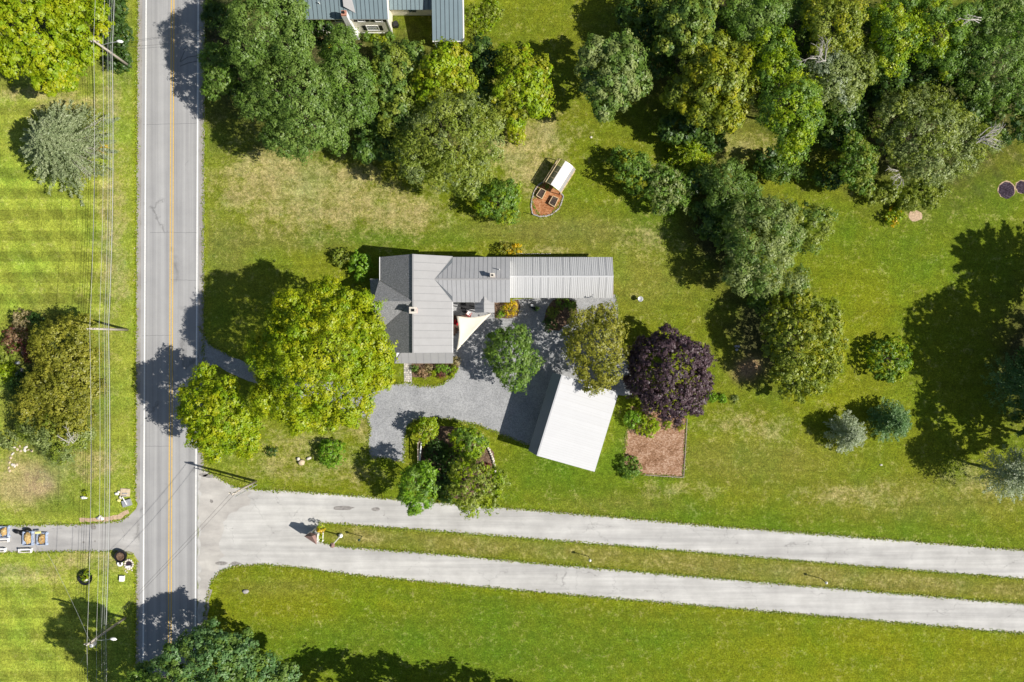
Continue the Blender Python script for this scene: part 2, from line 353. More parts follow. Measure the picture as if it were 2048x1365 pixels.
med = 1072 + (gpx - 700) * .0825
mb = np.clip(1.15 - ((gpy - med) / 22) ** 2, 0, 1) * np.clip((gpx - 660) / 30, 0, 1) * (.65 + .35 * np.sin(gpx * .013 + 1) * np.sin(gpx * .041))
blend(mb * .55, lin((.205, .18, .045))); addry(mb * .35)
blend(np.clip(1 - np.abs(gpx - 408) / 7, 0, 1) * np.clip((560 - gpy) / 30, 0, 1) * .9, verge)
blend(np.clip(1 - np.abs(gpx - 270) / 9, 0, 1) * .75, verge)
blend(np.clip(1 - np.abs(gpx - (425)) / 14, 0, 1) * np.clip((gpy - 1150) / 20, 0, 1) * .6, verge)
# road verge at left, drier
for g in [(222, 440, 26, 190), (225, 200, 20, 60), (240, 560, 20, 60), (150, 210, 90, 20), (60, 190, 90, 14), (185, 930, 60, 30), (30, 960, 60, 50), (40, 1150, 90, 20), (180, 1120, 80, 20)]:
    addry(gauss(*g) * .85)
blend(gauss(75, 965, 38, 34) * .95, dirtc); blend(gauss(20, 985, 40, 20) * .4, dirtc)
blend(gauss(120, 1010, 60, 20) * .5, lush); blend(gauss(260, 110, 16, 60) * .4, lush)
# leaf litter and bare soil beneath the woods
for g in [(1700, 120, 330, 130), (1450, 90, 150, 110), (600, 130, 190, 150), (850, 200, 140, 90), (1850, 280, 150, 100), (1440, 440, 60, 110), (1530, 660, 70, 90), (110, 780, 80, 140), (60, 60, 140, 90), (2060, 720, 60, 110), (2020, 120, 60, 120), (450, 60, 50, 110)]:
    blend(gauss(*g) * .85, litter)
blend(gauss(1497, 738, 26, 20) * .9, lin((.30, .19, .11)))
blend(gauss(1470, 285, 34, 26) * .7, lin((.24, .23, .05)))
blend(gauss(860, 900, 60, 60) * .0, litter)
strp = np.clip((235 - gpx) / 25, 0, 1) * (np.clip((gpy - 300) / 30, 0, 1) * np.clip((660 - gpy) / 25, 0, 1) + np.clip((gpy - 1120) / 40, 0, 1) * .8 + np.clip((260 - gpy) / 20, 0, 1) * np.clip((gpy - 130) / 20, 0, 1) * .6)
nx, ny = len(xs), len(ys)
vz = np.zeros(GX.size)
verts = np.stack([GX.ravel(), GY.ravel(), vz], 1)
ii, jj = np.meshgrid(np.arange(nx - 1), np.arange(ny - 1), indexing='xy'); a = (jj * nx + ii).ravel()
faces = np.stack([a, a + 1, a + nx + 1, a + nx], 1)
def np_mesh(name, verts, quads, mat, fcol=None, smooth=False):
    me = bpy.data.meshes.new(name); nv, nf = len(verts), len(quads); k = quads.shape[1]
    me.vertices.add(nv); me.vertices.foreach_set('co', verts.astype(np.float32).ravel())
    me.loops.add(nf * k); me.loops.foreach_set('vertex_index', quads.astype(np.int32).ravel())
    me.polygons.add(nf); me.polygons.foreach_set('loop_start', np.arange(0, nf * k, k, dtype=np.int32))
    try: me.polygons.foreach_set('loop_total', np.full(nf, k, dtype=np.int32))
    except Exception: pass
    me.update(calc_edges=True); me.materials.append(mat)
    if fcol is not None:
        at = me.attributes.new('col', 'FLOAT_COLOR', 'FACE')
        at.data.foreach_set('color', np.concatenate([fcol, np.ones((nf, 1))], 1).astype(np.float32).ravel())
    return me
gm = np_mesh('ground', verts, faces, M['grass'])
at = gm.attributes.new('gcol', 'FLOAT_COLOR', 'POINT')
at.data.foreach_set('color', np.concatenate([col.reshape(-1, 3), np.ones((GX.size, 1))], 1).astype(np.float32).ravel())
at = gm.attributes.new('dry', 'FLOAT', 'POINT'); at.data.foreach_set('value', dry.ravel().astype(np.float32))
at = gm.attributes.new('stripe', 'FLOAT', 'POINT'); at.data.foreach_set('value', strp.ravel().astype(np.float32))
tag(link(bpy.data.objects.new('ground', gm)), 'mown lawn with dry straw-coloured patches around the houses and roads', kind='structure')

def sheet(name, pts, z, mat, jit=0.0, seed=1, step=.8, parent=None, label=None, kind='structure', close_smooth=0):
    """flat polygon from photo pixels, edges densified and roughened"""
    rg = random.Random(seed); W = [P(*p) if len(p) == 2 else Vector(p) for p in pts]
    for _ in range(close_smooth):
        Q = []
        for i, a in enumerate(W):
            b = W[(i + 1) % len(W)]; Q += [a.lerp(b, .25), a.lerp(b, .75)]
        W = Q
    out = []
    for i, a in enumerate(W):
        b = W[(i + 1) % len(W)]; n = max(1, int((b - a).length / step)) if jit else 1
        d = (b - a); nrm = Vector((-d.y, d.x, 0)).normalized() if d.length > 1e-6 else Vector((1, 0, 0))
        for k in range(n):
            p = a.lerp(b, k / n) + nrm * (rg.uniform(-jit, jit) if jit else 0); out.append(Vector((p.x, p.y, z)))
    tris = tessellate_polygon([out]); m = MB(); m.v = [tuple(p) for p in out]
    for t in tris:
        a, b, c = (out[i] for i in t)
        m.f.append(tuple(t) if (b - a).cross(c - a).z > 0 else tuple(reversed(t)))
    o = m.build(name, mat, parent)
    return tag(o, label, kind=kind if parent is None else None)

def rx_(y, x0): return x0 - (y - 100) * .0046       # the road drifts slightly left going down
Ya, Yb = -2200, 3600
road = sheet('road', [(rx_(Ya, 284), Ya), (rx_(Ya, 400), Ya), (rx_(Yb, 400), Yb), (rx_(Yb, 284), Yb)], .012, M['road'], label='two-lane grey asphalt road with double yellow centre line')
sheet('left_shoulder', [(rx_(Ya, 275), Ya), (rx_(Ya, 284.5), Ya), (rx_(1015, 284.5), 1015), (rx_(1000, 275), 1000)], .006, M['shoulder'], .07, 3, .35, label='narrow gravel shoulder along the left edge of the road')
sheet('left_shoulder', [(rx_(1120, 277), 1125), (rx_(1120, 284.5), 1125), (rx_(Yb, 284.5), Yb), (rx_(Yb, 277), Yb)], .006, M['shoulder'], .07, 4, .35, label='narrow gravel shoulder of the left road edge below the side drive')
sheet('right_shoulder', [(rx_(Ya, 399.5), Ya), (rx_(Ya, 409), Ya), (rx_(700, 410), 700), (rx_(960, 412), 960), (rx_(960, 399.5), 960)], .006, M['shoulder'], .07, 5, .35, label='gravel shoulder along the right edge of the road')
sheet('right_shoulder', [(rx_(1180, 399.5), 1180), (425, 1180), (413, 1240), (407, 1300), (407, Yb), (rx_(Yb, 399.5), Yb)], .006, M['shoulder'], .2, 6, .7, label='gravel shoulder of the right road edge below the entrance')
for x, wd in ((292, .17), (396, .16)):
    a = (x - 292) * 0; m = MB()
    y = Ya
    while y < Yb:
        y2 = min(y + 230, Yb); c0 = rx_(y, x); c1 = rx_(y2, x); h = wd * 8
        p = [P(c0 - h, y), P(c1 - h, y2), P(c1 + h, y2), P(c0 + h, y)]
        m.add([(q.x, q.y, .018) for q in p], [(0, 1, 2, 3)]); y = y2
    m.build('edge_line', M['white_line'], road)
for dx in (-2.6, 2.6):
    m = MB(); c0, c1 = rx_(Ya, 345 + dx), rx_(Yb, 345 + dx)
    p = [P(c0 - .95, Ya), P(c1 - .95, Yb), P(c1 + .95, Yb), P(c0 + .95, Ya)]; m.add([(q.x, q.y, .018) for q in p], [(0, 1, 2, 3)])
    m.build('centre_line', M['yellow_line'], road)
tarm = simple('crack_sealant', (.17, .17, .175), .8, .2)
for i, (x0, y0, x1, y1) in enumerate([(340, 560, 396, 561), (285, 672, 342, 671), (286, 893, 342, 893), (345, 700, 350, 830), (286, 250, 395, 247), (300, 465, 394, 466)]):
    m = MB(); rgx = random.Random(i); pts = [P(x0 + (x1 - x0) * k / 12 + rgx.uniform(-.4, .4), y0 + (y1 - y0) * k / 12 + rgx.uniform(-.5, .5)) for k in range(13)]
    for a_, b_ in zip(pts[:-1], pts[1:]):
        d = (b_ - a_).normalized(); n_ = Vector((-d.y, d.x, 0)) * .022
        m.add([Vector((q.x, q.y, .0165)) for q in (a_ - n_, b_ - n_, b_ + n_, a_ + n_)], [(0, 1, 2, 3)])
    m.build('sealed_crack', tarm, road)

for pts_ in (((360, 124), (369, 103)), ((361, 124), (375, 115), (396, 112)), ((360, 133), (375, 127), (397, 122)), ((366, 100), (372, 96))):
    for (x0, y0), (x1, y1) in zip(pts_[:-1], pts_[1:]):
        a_, b_ = P(x0, y0), P(x1, y1); d = (b_ - a_).normalized(); n_ = Vector((-d.y, d.x, 0)) * .06
        MB().add([Vector((q.x, q.y, .0165)) for q in (a_ - n_, b_ - n_, b_ + n_, a_ + n_)], [(0, 1, 2, 3)]).build('tar_mark', tarm, road)

sheet('side_driveway', [(-900, 1054), (0, 1051), (150, 1049), (236, 1043), (258, 1033), (272, 1018), (278, 1000), (287, 996), (286, 1135), (276, 1122), (268, 1109), (240, 1103), (0, 1105), (-900, 1108)], .008, M['sidedrive'], .05, 8, .8, label='pale grey side driveway joining the road from the left')
sheet('paved_lanes', [(396, 935), (408, 938), (436, 956), (470, 974), (520, 980), (600, 983), (700, 991), (1000, 1015), (1260, 1037), (1400, 1050), (1700, 1073), (2048, 1101), (3400, 1205),
    (3400, 1262), (2048, 1158), (1700, 1131), (1260, 1094), (1100, 1081), (900, 1065), (700, 1050), (650, 1047), (636, 1054), (634, 1068), (640, 1083), (662, 1090), (700, 1095), (900, 1110), (1100, 1129), (1260, 1142), (1600, 1171), (2048, 1208), (3400, 1316),
    (3400, 1385), (2048, 1268), (1600, 1229), (1100, 1187), (900, 1169), (700, 1149), (600, 1136), (520, 1129), (470, 1133), (440, 1143), (424, 1162), (415, 1195), (408, 1235), (396, 1250)], .008, M['lane'], .07, 9, .7, label='two worn pale asphalt lanes split by a grass median')
sheet('entrance_apron', [(399, 938), (407, 940), (432, 958), (462, 976), (500, 984), (498, 1010), (455, 1030), (440, 1070), (446, 1110), (430, 1145), (416, 1175), (408, 1220), (399, 1232)], .0125, M['paleapron'], .3, 10, .5, label='sandy stained apron where the lanes meet the road')
for i, (cx, cy, rx, ry) in enumerate([(423, 1003, 4, 4), (686, 1017, 22, 5), (752, 1019, 9, 4), (822, 1029, 5, 5), (408, 950, 9, 4), (418, 952, 12, 5), (187, 1054, 6, 6), (167, 1085, 3, 2), (190, 1083, 2, 2), (152, 1054, 3, 2), (443, 1127, 12, 4), (470, 1128, 10, 4)]):
    pts = [(cx + rx * math.cos(t) * rnd.uniform(.7, 1.2), cy + ry * math.sin(t) * rnd.uniform(.7, 1.2)) for t in np.arange(0, 6.28, .5)]
    sheet('asphalt_patch', pts, .0165, M['patch'], label='small dark patch of repaired asphalt', close_smooth=1)
sheet('gravel_driveway', [(399, 655), (420, 690), (470, 716), (520, 740), (620, 760), (700, 768), (770, 768), (822, 767), (835, 772), (860, 774), (885, 769), (905, 754), (916, 738), (914, 716), (904, 712), (904, 610), (1000, 600), (1232, 590), (1238, 640), (1246, 700), (1262, 740), (1264, 790), (1236, 790), (1130, 900), (1075, 905), (1062, 893),
    (1040, 884), (1000, 868), (960, 851), (900, 839), (850, 836), (828, 841), (815, 854), (809, 880), (808, 925), (790, 922), (765, 915), (742, 917), (738, 905), (736, 880), (742, 858), (734, 838), (700, 830), (560, 790), (480, 755), (430, 730), (399, 740)], .009, M['gravel'], .1, 11, .5, label='grey crushed gravel drive and yard around the house')
sheet('garden_plot', [(1262, 812), (1285, 820), (1330, 826), (1374, 836), (1372, 900), (1367, 955), (1325, 952), (1287, 950), (1262, 945), (1247, 930), (1251, 880)], .010, M['mulch'], .1, 12, .5, label='square garden plot covered in brown mulch beside the purple tree')
sheet('island_bed', [(836, 856), (870, 850), (900, 852), (950, 862), (972, 880), (986, 905), (990, 945), (985, 985), (930, 1000), (870, 985), (846, 960), (838, 920)], .008, M['dampmulch'], .15, 13, .5, label='dark mulched shrub bed inside the grass island')
sheet('flower_bed', [(822, 727), (908, 727), (918, 715), (919, 735), (905, 748), (880, 754), (855, 755), (824, 754)], .008, M['dampmulch'], .08, 14, .4, label='mulched flower bed along the front porch')
sheet('patio_bed', [(988, 606), (1036, 600), (1040, 615), (1036, 632), (1018, 638), (990, 637)], .013, M['dampmulch'], .05, 15, .4, label='small planting bed beside the entry porch')
sheet('round_bed', [(1088, 640), (1092, 620), (1106, 600), (1130, 596), (1152, 604), (1154, 622), (1140, 645), (1118, 662), (1096, 662)], .013, M['dampmulch'], .08, 16, .4, label='oval planting bed in the gravel yard')
sheet('boat_shaped_bed', [(1086, 364), (1122, 386), (1127, 396), (1119, 417), (1103, 430), (1080, 434), (1065, 428), (1063, 405), (1070, 381)], .012, M['mulch_o'], .03, 17, .5, label='orange mulch bed with curved edge in front of the greenhouse')
sheet('drive_edge_mulch', [(158, 1036), (200, 1036), (235, 1030), (255, 1020), (258, 1026), (242, 1038), (205, 1044), (160, 1044)], .007, M['dirt'], .08, 18, .4, label='tan dirt strip along the side driveway')
sheet('brush_clearing', [(1818, 424), (1832, 420), (1846, 428), (1842, 440), (1826, 446), (1816, 436)], .012, M['dirt'], .1, 19, .4, label='pale bare dirt spot below the orange shrub', close_smooth=1)
for (cx, cy, r_) in ((2013, 380, 17), (2044, 374, 13)):
    sheet('ash_patch', [(cx + r_ * 1.08 * math.cos(t) * rnd.uniform(.9, 1.08), cy + r_ * 1.08 * math.sin(t) * rnd.uniform(.9, 1.08)) for t in np.arange(0, 6.28, .4)], .008, M['dirt'], .05, 20, .5, label='scorched rim of grass round a burn spot', close_smooth=1)
    sheet('ash_patch', [(cx + r_ * math.cos(t) * rnd.uniform(.88, 1.1), cy + r_ * math.sin(t) * rnd.uniform(.88, 1.1)) for t in np.arange(0, 6.28, .4)], .014, M['ash'], .05, 20, .5, label='charred ash spot on the lawn at the right edge', close_smooth=1)

# ------------------------------------------------------------------ roofs and houses
def clip(poly, f):
    out = []
    for i, a in enumerate(poly):
        b = poly[(i + 1) % len(poly)]; fa, fb = f(a), f(b)
        if fa >= 0: out.append(a)
        if (fa >= 0) != (fb >= 0): out.append(a.lerp(b, fa / (fa - fb)))
    return out
def seam_roof(poly, u, spacing, mat, parent, seam, rib=.045, ribw=.05, name='roof_panel', joined=False, thick=.03):
    """split a sloping polygon into panels along u, each with a raised seam at its edge"""
    poly = [Vector(p) for p in poly]; u = Vector(u).normalized()
    n = Vector((0, 0, 0))
    for i in range(len(poly)): n += (poly[i] - poly[0]).cross(poly[(i + 1) % len(poly)] - poly[0])
    n.normalize()
    if n.z < 0: poly.reverse(); n = -n
    ss = [p.dot(u) for p in poly]; s0, s1 = min(ss), max(ss); k = max(1, round((s1 - s0) / spacing)); d = (s1 - s0) / k
    ribs = MB(); allp = MB()
    for i in range(k):
        a, b = s0 + i * d + .008, s0 + (i + 1) * d - .008
        q = clip(clip(poly, lambda p: p.dot(u) - a), lambda p: b - p.dot(u))
        if len(q) < 3: continue
        mb = allp if joined else MB()
        mb.prism([p + n * thick for p in q], thick)
        e = clip(clip(poly, lambda p: p.dot(u) - (b - .03)), lambda p: b + .01 - p.dot(u))
        if len(e) >= 3 and i < k - 1:
            v = n.cross(u).normalized(); lo = min(e, key=lambda p: p.dot(v)); hi = max(e, key=lambda p: p.dot(v))
            ctr = lambda p: p + u * (b + .004 - p.dot(u)) + n * (thick + rib / 2)
            if (hi - lo).length > .05: ribs.bar(ctr(lo), ctr(hi), ribw, rib)
        if not joined: mb.build(name, mat, parent)
    if joined: allp.build(name, mat, parent)
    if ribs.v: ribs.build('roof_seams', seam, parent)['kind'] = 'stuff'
def slab(parent, pts, mat, name='roof', h=.12):
    n = Vector((0, 0, 0)); pts = [Vector(p) for p in pts]
    for i in range(len(pts)): n += (pts[i] - pts[0]).cross(pts[(i + 1) % len(pts)] - pts[0])
    if n.z < 0: pts.reverse()
    return MB().prism(pts, h).build(name, mat, parent)
def window_s(parent, x, y, z, wd, ht, shut=True):
    """window on a wall facing -Y"""
    f = MB(); f.box((x, y - .03, z + ht / 2 + .04), (wd + .16, .07, .08)); f.box((x, y - .03, z - ht / 2 - .04), (wd + .22, .1, .08))
    f.box((x - wd / 2 - .04, y - .03, z), (.08, .07, ht)); f.box((x + wd / 2 + .04, y - .03, z), (.08, .07, ht)); f.box((x, y - .02, z), (wd, .045, .04))
    w_ = f.build('window', M['white'], parent)
    MB().box((x, y - .005, z), (wd, .02, ht)).build('pane', M['glass'], w_)
    if shut:
        for s in (-1, 1): MB().box((x + s * (wd / 2 + .34), y - .025, z), (.42, .05, ht + .1)).build('shutter', M['black'], parent)
def window_e(parent, x, y, z, wd, ht):
    f = MB(); f.box((x + .03, y, z + ht / 2 + .04), (.07, wd + .16, .08)); f.box((x + .03, y, z - ht / 2 - .04), (.1, wd + .22, .08))
    f.box((x + .03, y - wd / 2 - .04, z), (.07, .08, ht)); f.box((x + .03, y + wd / 2 + .04, z), (.07, .08, ht)); f.box((x + .02, y, z), (.045, wd, .04))
    w_ = f.build('window', M['white'], parent); MB().box((x + .005, y, z), (.02, wd, ht)).build('pane', M['glass'], w_)

# --- the farmhouse
H = empty('farmhouse', P(860, 620), 'grey metal-roofed farmhouse with shingled rear slopes and an attached wing', 'house')
ev, rdg = 4.7, 7.1
XE = P(905, 0, ev).x; XR = P(826, 0, rdg).x; ew = 3.8; XW = P(760, 0, ew).x
YN = 10.1; YS = P(0, 705, ev).y - .05
# walls
wm = MB(); g = .35
def gable_block(mb, x0, x1, y0, y1, ze, zr, xr):
    v = [(x0, y0, 0), (x1, y0, 0), (x1, y1, 0), (x0, y1, 0), (x0, y0, ze), (x1, y0, ze + .75), (x1, y1, ze + .75), (x0, y1, ze), (xr, y0, zr), (xr, y1, zr)]
    mb.add(v, [(0, 1, 5, 8, 4), (2, 3, 7, 9, 6), (1, 2, 6, 5), (3, 0, 4, 7), (4, 8, 9, 7), (8, 5, 6, 9)])
gable_block(wm, XW + g, XE - g, YS + g, YN - g, ew, rdg - .3, XR)
wy0 = P(0, 605, 4.2).y; wy1 = P(0, 515, 4.2).y; wx1 = P(1020, 0, 4.2).x; wyr = P(0, 559, 5.7).y
def gable_block_x(mb, x0, x1, y0, y1, ze, zr, yr):
    v = [(x0, y0, 0), (x0, y1, 0), (x1, y1, 0), (x1, y0, 0), (x0, y0, ze), (x0, y1, ze), (x1, y1, ze), (x1, y0, ze), (x0, yr, zr), (x1, yr, zr)]
    mb.add(v, [(0, 1, 5, 8, 4), (2, 3, 7, 9, 6), (1, 2, 6, 5), (3, 0, 4, 7), (4, 7, 9, 8), (8, 9, 6, 5)])
gable_block_x(wm, XE - .6, wx1, wy0 + g, wy1 - g, 3.95, 5.5, wyr)
bx0, bx1 = wx1, P(1225, 0, 3.0).x; by0 = P(0, 596, 2.7).y; by1 = P(0, 515, 2.7).y; byr = P(0, 553.5, 4.2).y
gable_block_x(wm, bx0 + .02, bx1 - .3, by0 + g, by1 - g * .8, 2.45, 4.0, byr)
wm.build('wall', M['whitewall'], H)
# main east slope with long valleys where the wing roof dies into it
VX, VY = P(868, 559, 5.7).x, wyr
def zmain(x): return rdg - (rdg - ev) * (x - XR) / (XE - XR)
zv = zmain(VX); zt = lambda x, y: (x, y, zmain(x) if x > XR else rdg - (rdg - ew) * (XR - x) / (XR - XW))
main_e = [zt(XR, YS), zt(XE, YS), zt(XE, wy0), (VX, VY, zv), zt(XE, wy1), zt(XE, YN), zt(XR, YN)]
slab(H, [Vector(p) - Vector((0, 0, .02)) for p in (zt(XR, YS), zt(XE, YS), zt(XE, YN), zt(XR, YN))], M['roof_dark'], 'roof', .14)
seam_roof([zt(XR, YS), zt(XE, YS), zt(XE, wy0), (VX, VY, zv), zt(XR, VY)], (0, 1, 0), .85, M['roof_main'], H, M['shadeseam'], ribw=.05)
seam_roof([zt(XR, VY), (VX, VY, zv), zt(XE, wy1), zt(XE, YN), zt(XR, YN)], (0, 1, 0), .85, M['roof_main'], H, M['shadeseam'], ribw=.05)
# west slope: shingles with a cross gable
cgx = P(746, 0, 7.0).x; cgy = P(0, 603, 7.0).y
cy1 = P(0, 561, ew).y; cy0 = P(0, 663, ew).y; cgz = rdg - .05
sh = [[zt(XR - .02, YN), zt(XW, YN), zt(XW, cy1), (XR - .02, cgy, cgz)], [zt(XR - .02, YS), zt(XR - .02, cgy), zt(XW, cy0), zt(XW, YS)],
      [(XR - .02, cgy, cgz), (XW - .1, cy1, ew), (cgx, cgy, cgz)], [(XR - .02, cgy, cgz), (cgx, cgy, cgz), (XW - .1, cy0, ew)]]
sh[0] = [zt(XR - .02, YN), zt(XR - .02, cgy), zt(XW, cy1), zt(XW, YN)]
for s_ in sh: slab(H, [Vector(p) + Vector((0, 0, .03)) for p in s_], M['shingle'], 'shingle_slope', .16)
cap = MB(); cap.bar((XR, YS, rdg + .04), (XR, YN, rdg + .04), .16, .07); cap.build('ridge_cap', M['roof_main'], H)
for a_, b_ in (((XW - .03, YS, ew - .02), (XW - .03, cy0, ew - .02)), ((XW - .03, cy1, ew - .02), (XW - .03, YN, ew - .02)), ((XE + .03, YS, ev - .03), (XE + .03, wy0, ev - .03))): MB().bar(a_, b_, .08, .12).build('gutter', M['white'], H)
# cross gable wall
wm = MB(); wm.add([(XW + .1, cy0 + .3, 0), (XW + .1, cy1 - .3, 0), (XW + .1, cy1 - .3, ew), (XW + .1, cgy, cgz - .15), (XW + .1, cy0 + .3, ew)], [(0, 4, 3, 2, 1)]); wm.build('gable_wall', M['whitewall'], H)
# low side roof at the west
slab(H, [P(740, 558, 2.8), P(757, 558, 3.2), P(757, 602, 3.2), P(742, 602, 2.8)], M['shingle'], 'side_porch_roof', .12)
# south porch roof
ph = 3.3; pl = 2.55
pa, pb, pc, pd_ = P(790, 705, ph), P(906, 705, ph), P(906, 727, pl), P(789, 727, pl)
seam_roof([pd_, pc, P(906, 704.5, ph), P(802, 704.5, ph)], (1, 0, 0), .95, M['roof_main'], H, M['shadeseam'], rib=.02, ribw=.03)
slab(H, [P(788, 704, pl + .15), pd_, P(802, 704.5, ph)], M['roof_wing'], 'porch_hip', .1)
slab(H, [pd_ + Vector((.1, .1, -.1)), pc + Vector((-.1, .1, -.1)), pb + Vector((-.1, 0, -.1)), pa + Vector((.2, 0, -.1))], M['white'], 'porch_ceiling', .08)
for x in (793, 822, 850, 878, 902): MB().box(P(x, 722, 1.25) + Vector((0, .15, 0)), (.14, .14, 2.5)).build('porch_post', M['white'], H)
MB().box((P(848, 0).x, P(0, 716).y + .3, .14), (6.9, 1.5, .28)).build('porch_floor', M['wood'], H)
# wing roof
we0 = (XE, wy0, 4.22); we1 = (XE, wy1, 4.22); zr_ = 5.72
WR = wx1
wing_s = [(VX, VY, zr_ + .02), (XE - .05, wy0, 4.3), (WR, wy0, 4.3), (WR, VY, zr_ + .02)]
wing_n = [(VX, VY, zr_ + .02), (WR, VY, zr_ + .02), (WR, wy1, 4.3), (XE - .05, wy1, 4.3)]
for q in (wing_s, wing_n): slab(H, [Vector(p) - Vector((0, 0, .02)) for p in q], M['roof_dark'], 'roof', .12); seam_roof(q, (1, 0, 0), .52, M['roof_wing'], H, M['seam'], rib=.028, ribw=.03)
MB().bar((VX, VY, zr_ + .07), (WR, VY, zr_ + .07), .2, .06).build('ridge_cap', M['roof_main'], H)
MB().bar(Vector(main_e[2]) + Vector((-.02, 0, .05)), (VX, VY, zr_ + .07), .12, .05).bar((VX, VY, zr_ + .07), Vector(main_e[4]) + Vector((-.02, 0, .05)), .12, .05).build('valley_flashing', M['roof_main'], H)
# barn part roof (galvanised, fine ribs)
bs = [(bx0, byr, 4.2), (bx0, by0, 2.7), (P(1225, 0, 2.7).x, by0, 2.7), (P(1227, 0, 4.2).x, byr, 4.2)]
bn_ = [(bx0, byr, 4.2), (P(1227, 0, 4.2).x, byr, 4.2), (P(1225, 0, 2.7).x, by1, 2.7), (bx0, by1, 2.7)]
bmid = P(1112, 0, 3.4).x
for q in (bs, bn_):
    q = [Vector(p) for p in q]
    for cond, mt in ((lambda p: bmid - p.x, M['roof_barn']), (lambda p: p.x - bmid, M['roof_barn'])):
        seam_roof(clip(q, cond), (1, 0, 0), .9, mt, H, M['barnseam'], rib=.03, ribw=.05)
    slab(H, [p - Vector((0, 0, .02)) for p in q], M['roof_dark'], 'roof', .1)
    rb = MB(); e0, e1 = (q[0], q[1]) if q is not None else None, None
    lo_y, hi_y = (by0, byr) if q[1].y < byr - .5 else (by1, byr)
    x = bx0 + .22
    while x < bx1 + .1:
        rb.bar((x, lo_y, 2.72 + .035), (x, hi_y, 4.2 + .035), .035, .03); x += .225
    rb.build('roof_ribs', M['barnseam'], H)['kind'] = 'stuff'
MB().bar((bx0, byr, 4.26), (P(1227, 0, 4.2).x, byr, 4.26), .22, .05).build('ridge_cap', M['roof_barn'], H)
MB().box((bx1 + .22, P(0, 575).y, .9), (.1, 2.4, 1.8)).build('barn_door', M['wood'], H)
# chimneys, vent
def chimney(px, py, z0, z1, s, mat, parent):
    c = P(px, py, z1); k = MB().box((c.x, c.y, (z0 + z1) / 2), (s, s * .85, z1 - z0)).build('chimney', mat, parent)
    MB().box((c.x, c.y, z1 + .05), (s + .12, s * .85 + .12, .1)).build('chimney_cap', M['palestone'], k)
    MB().box((c.x, c.y, z1 + .14), (s * .45, s * .4, .08)).build('flue', M['dark'], k)
chimney(826, 621, 6.0, 8.1, .75, M['pinkbrick'], H)
chimney(985, 551, 5.0, 6.5, .45, M['pinkbrick'], H)
MB().tube([P(999, 540, 5.2), P(999, 540, 5.2) + Vector((0, 0, .65))], .05).build('vent_pipe', M['white'], H)
# entry porch gable
er0, er1 = P(967, 592, 4.95), P(968.5, 625, 4.0); el = 3.1
er0 = Vector((er1.x, P(0, 592, 4.7).y, 3.95)); er1 = Vector((er1.x, P(0, 626, 3.95).y, 3.95))
xl, xr2 = P(950, 0, el).x, P(989, 0, el).x
eL = [er0, Vector((P(957, 0, 4.4).x, wy0 + .02, 3.1)), Vector((xl, wy0 - .1, el)), Vector((xl, er1.y, el)), er1]
eL = [er0, Vector((xl, wy0 + .25, el + .0)), Vector((xl, er1.y, el)), er1]
eR = [er0, er1, Vector((xr2, er1.y, el)), Vector((xr2, wy0 + .25, el))]
er0.z = er1.z = 4.62; er0.y = P(0, 592, 4.62).y; xl = P(950, 0, 3.9).x
ez = 3.75
eL = [Vector((er0.x, er0.y, 4.64)), Vector((P(956, 0, 4.3).x, wy0 - .02, 4.32)), Vector((P(950, 0, ez).x, wy0 - .05, ez)), Vector((P(950, 0, ez).x, er1.y, ez)), Vector((er1.x, er1.y, 4.64))]
def eplane(x, side): return 4.7 - abs(x - er0.x) * .82 if side < 0 else 4.7 - abs(x - er0.x) * .55
exl, exr = P(950, 0, 3.8).x, P(988.5, 0, 4.0).x
seam_roof([(er0.x, er0.y, 4.7), (exl, wy0, eplane(exl, -1)), (exl, er1.y, eplane(exl, -1)), (er0.x, er1.y, 4.7)], (0, 1, 0), .5, M['roof_wing'], H, M['seam'], ribw=.04)
seam_roof([(er0.x, er0.y, 4.7), (er0.x, er1.y, 4.7), (exr, er1.y, eplane(exr, 1)), (exr, wy0, eplane(exr, 1))], (0, 1, 0), .5, M['roof_main'], H, M['shadeseam'], ribw=.03)
for x in (exl + .15, exr - .15): MB().box((x, er1.y + .2, 1.7), (.12, .12, 3.4)).build('porch_post', M['white'], H)
# house windows and doors
for y in (-.2, 1.8, 3.6): window_e(H, XE - g, y, 1.6, .9, 1.4); window_e(H, XE - g, y, 3.7, .8, 1.0)
for x in (-15, -12.6, -9.4): window_s(H, x, YS + g, 1.7, .8, 1.2)
MB().box((-11.2, YS + g - .03, 1.1), (.95, .06, 2.1)).build('door', M['green_paint'], H)
for x in (-1.2, 2.4, 5.2, 8.4): window_s(H, x, (wy0 if x < 0 else by0) + g, 1.5, .8, 1.0, False)

# --- garage
G = empty('garage', P(1140, 850), 'metal garage with long white ribbed roof slope and narrow shade-darkened rear slope', 'garage')
rb_, rt_ = P(1074.5, 912, 4.75), P(1124.5, 750.5, 4.75); lb_, lt_ = P(1057, 901.5, 3.75), P(1105.5, 746, 3.75)
eb_, et_ = P(1189, 944, 2.6), P(1237, 786, 2.6)
ud = (rt_ - rb_).normalized()
slab(G, [Vector(p) - Vector((0, 0, .02)) for p in (rb_, eb_, et_, rt_)], M['roof_dark'], 'roof', .12)
slab(G, [Vector(p) - Vector((0, 0, .02)) for p in (lb_, rb_, rt_, lt_)], M['roof_dark'], 'roof', .12)
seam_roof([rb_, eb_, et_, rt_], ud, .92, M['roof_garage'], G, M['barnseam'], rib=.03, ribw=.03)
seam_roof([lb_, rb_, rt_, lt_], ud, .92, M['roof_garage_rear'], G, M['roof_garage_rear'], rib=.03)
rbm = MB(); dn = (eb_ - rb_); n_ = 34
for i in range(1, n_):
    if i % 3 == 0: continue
    a_ = rb_.lerp(rt_, i / n_); b_ = eb_.lerp(et_, i / n_); rbm.bar(a_ + Vector((0, 0, .04)), b_ + Vector((0, 0, .04)), .03, .02)
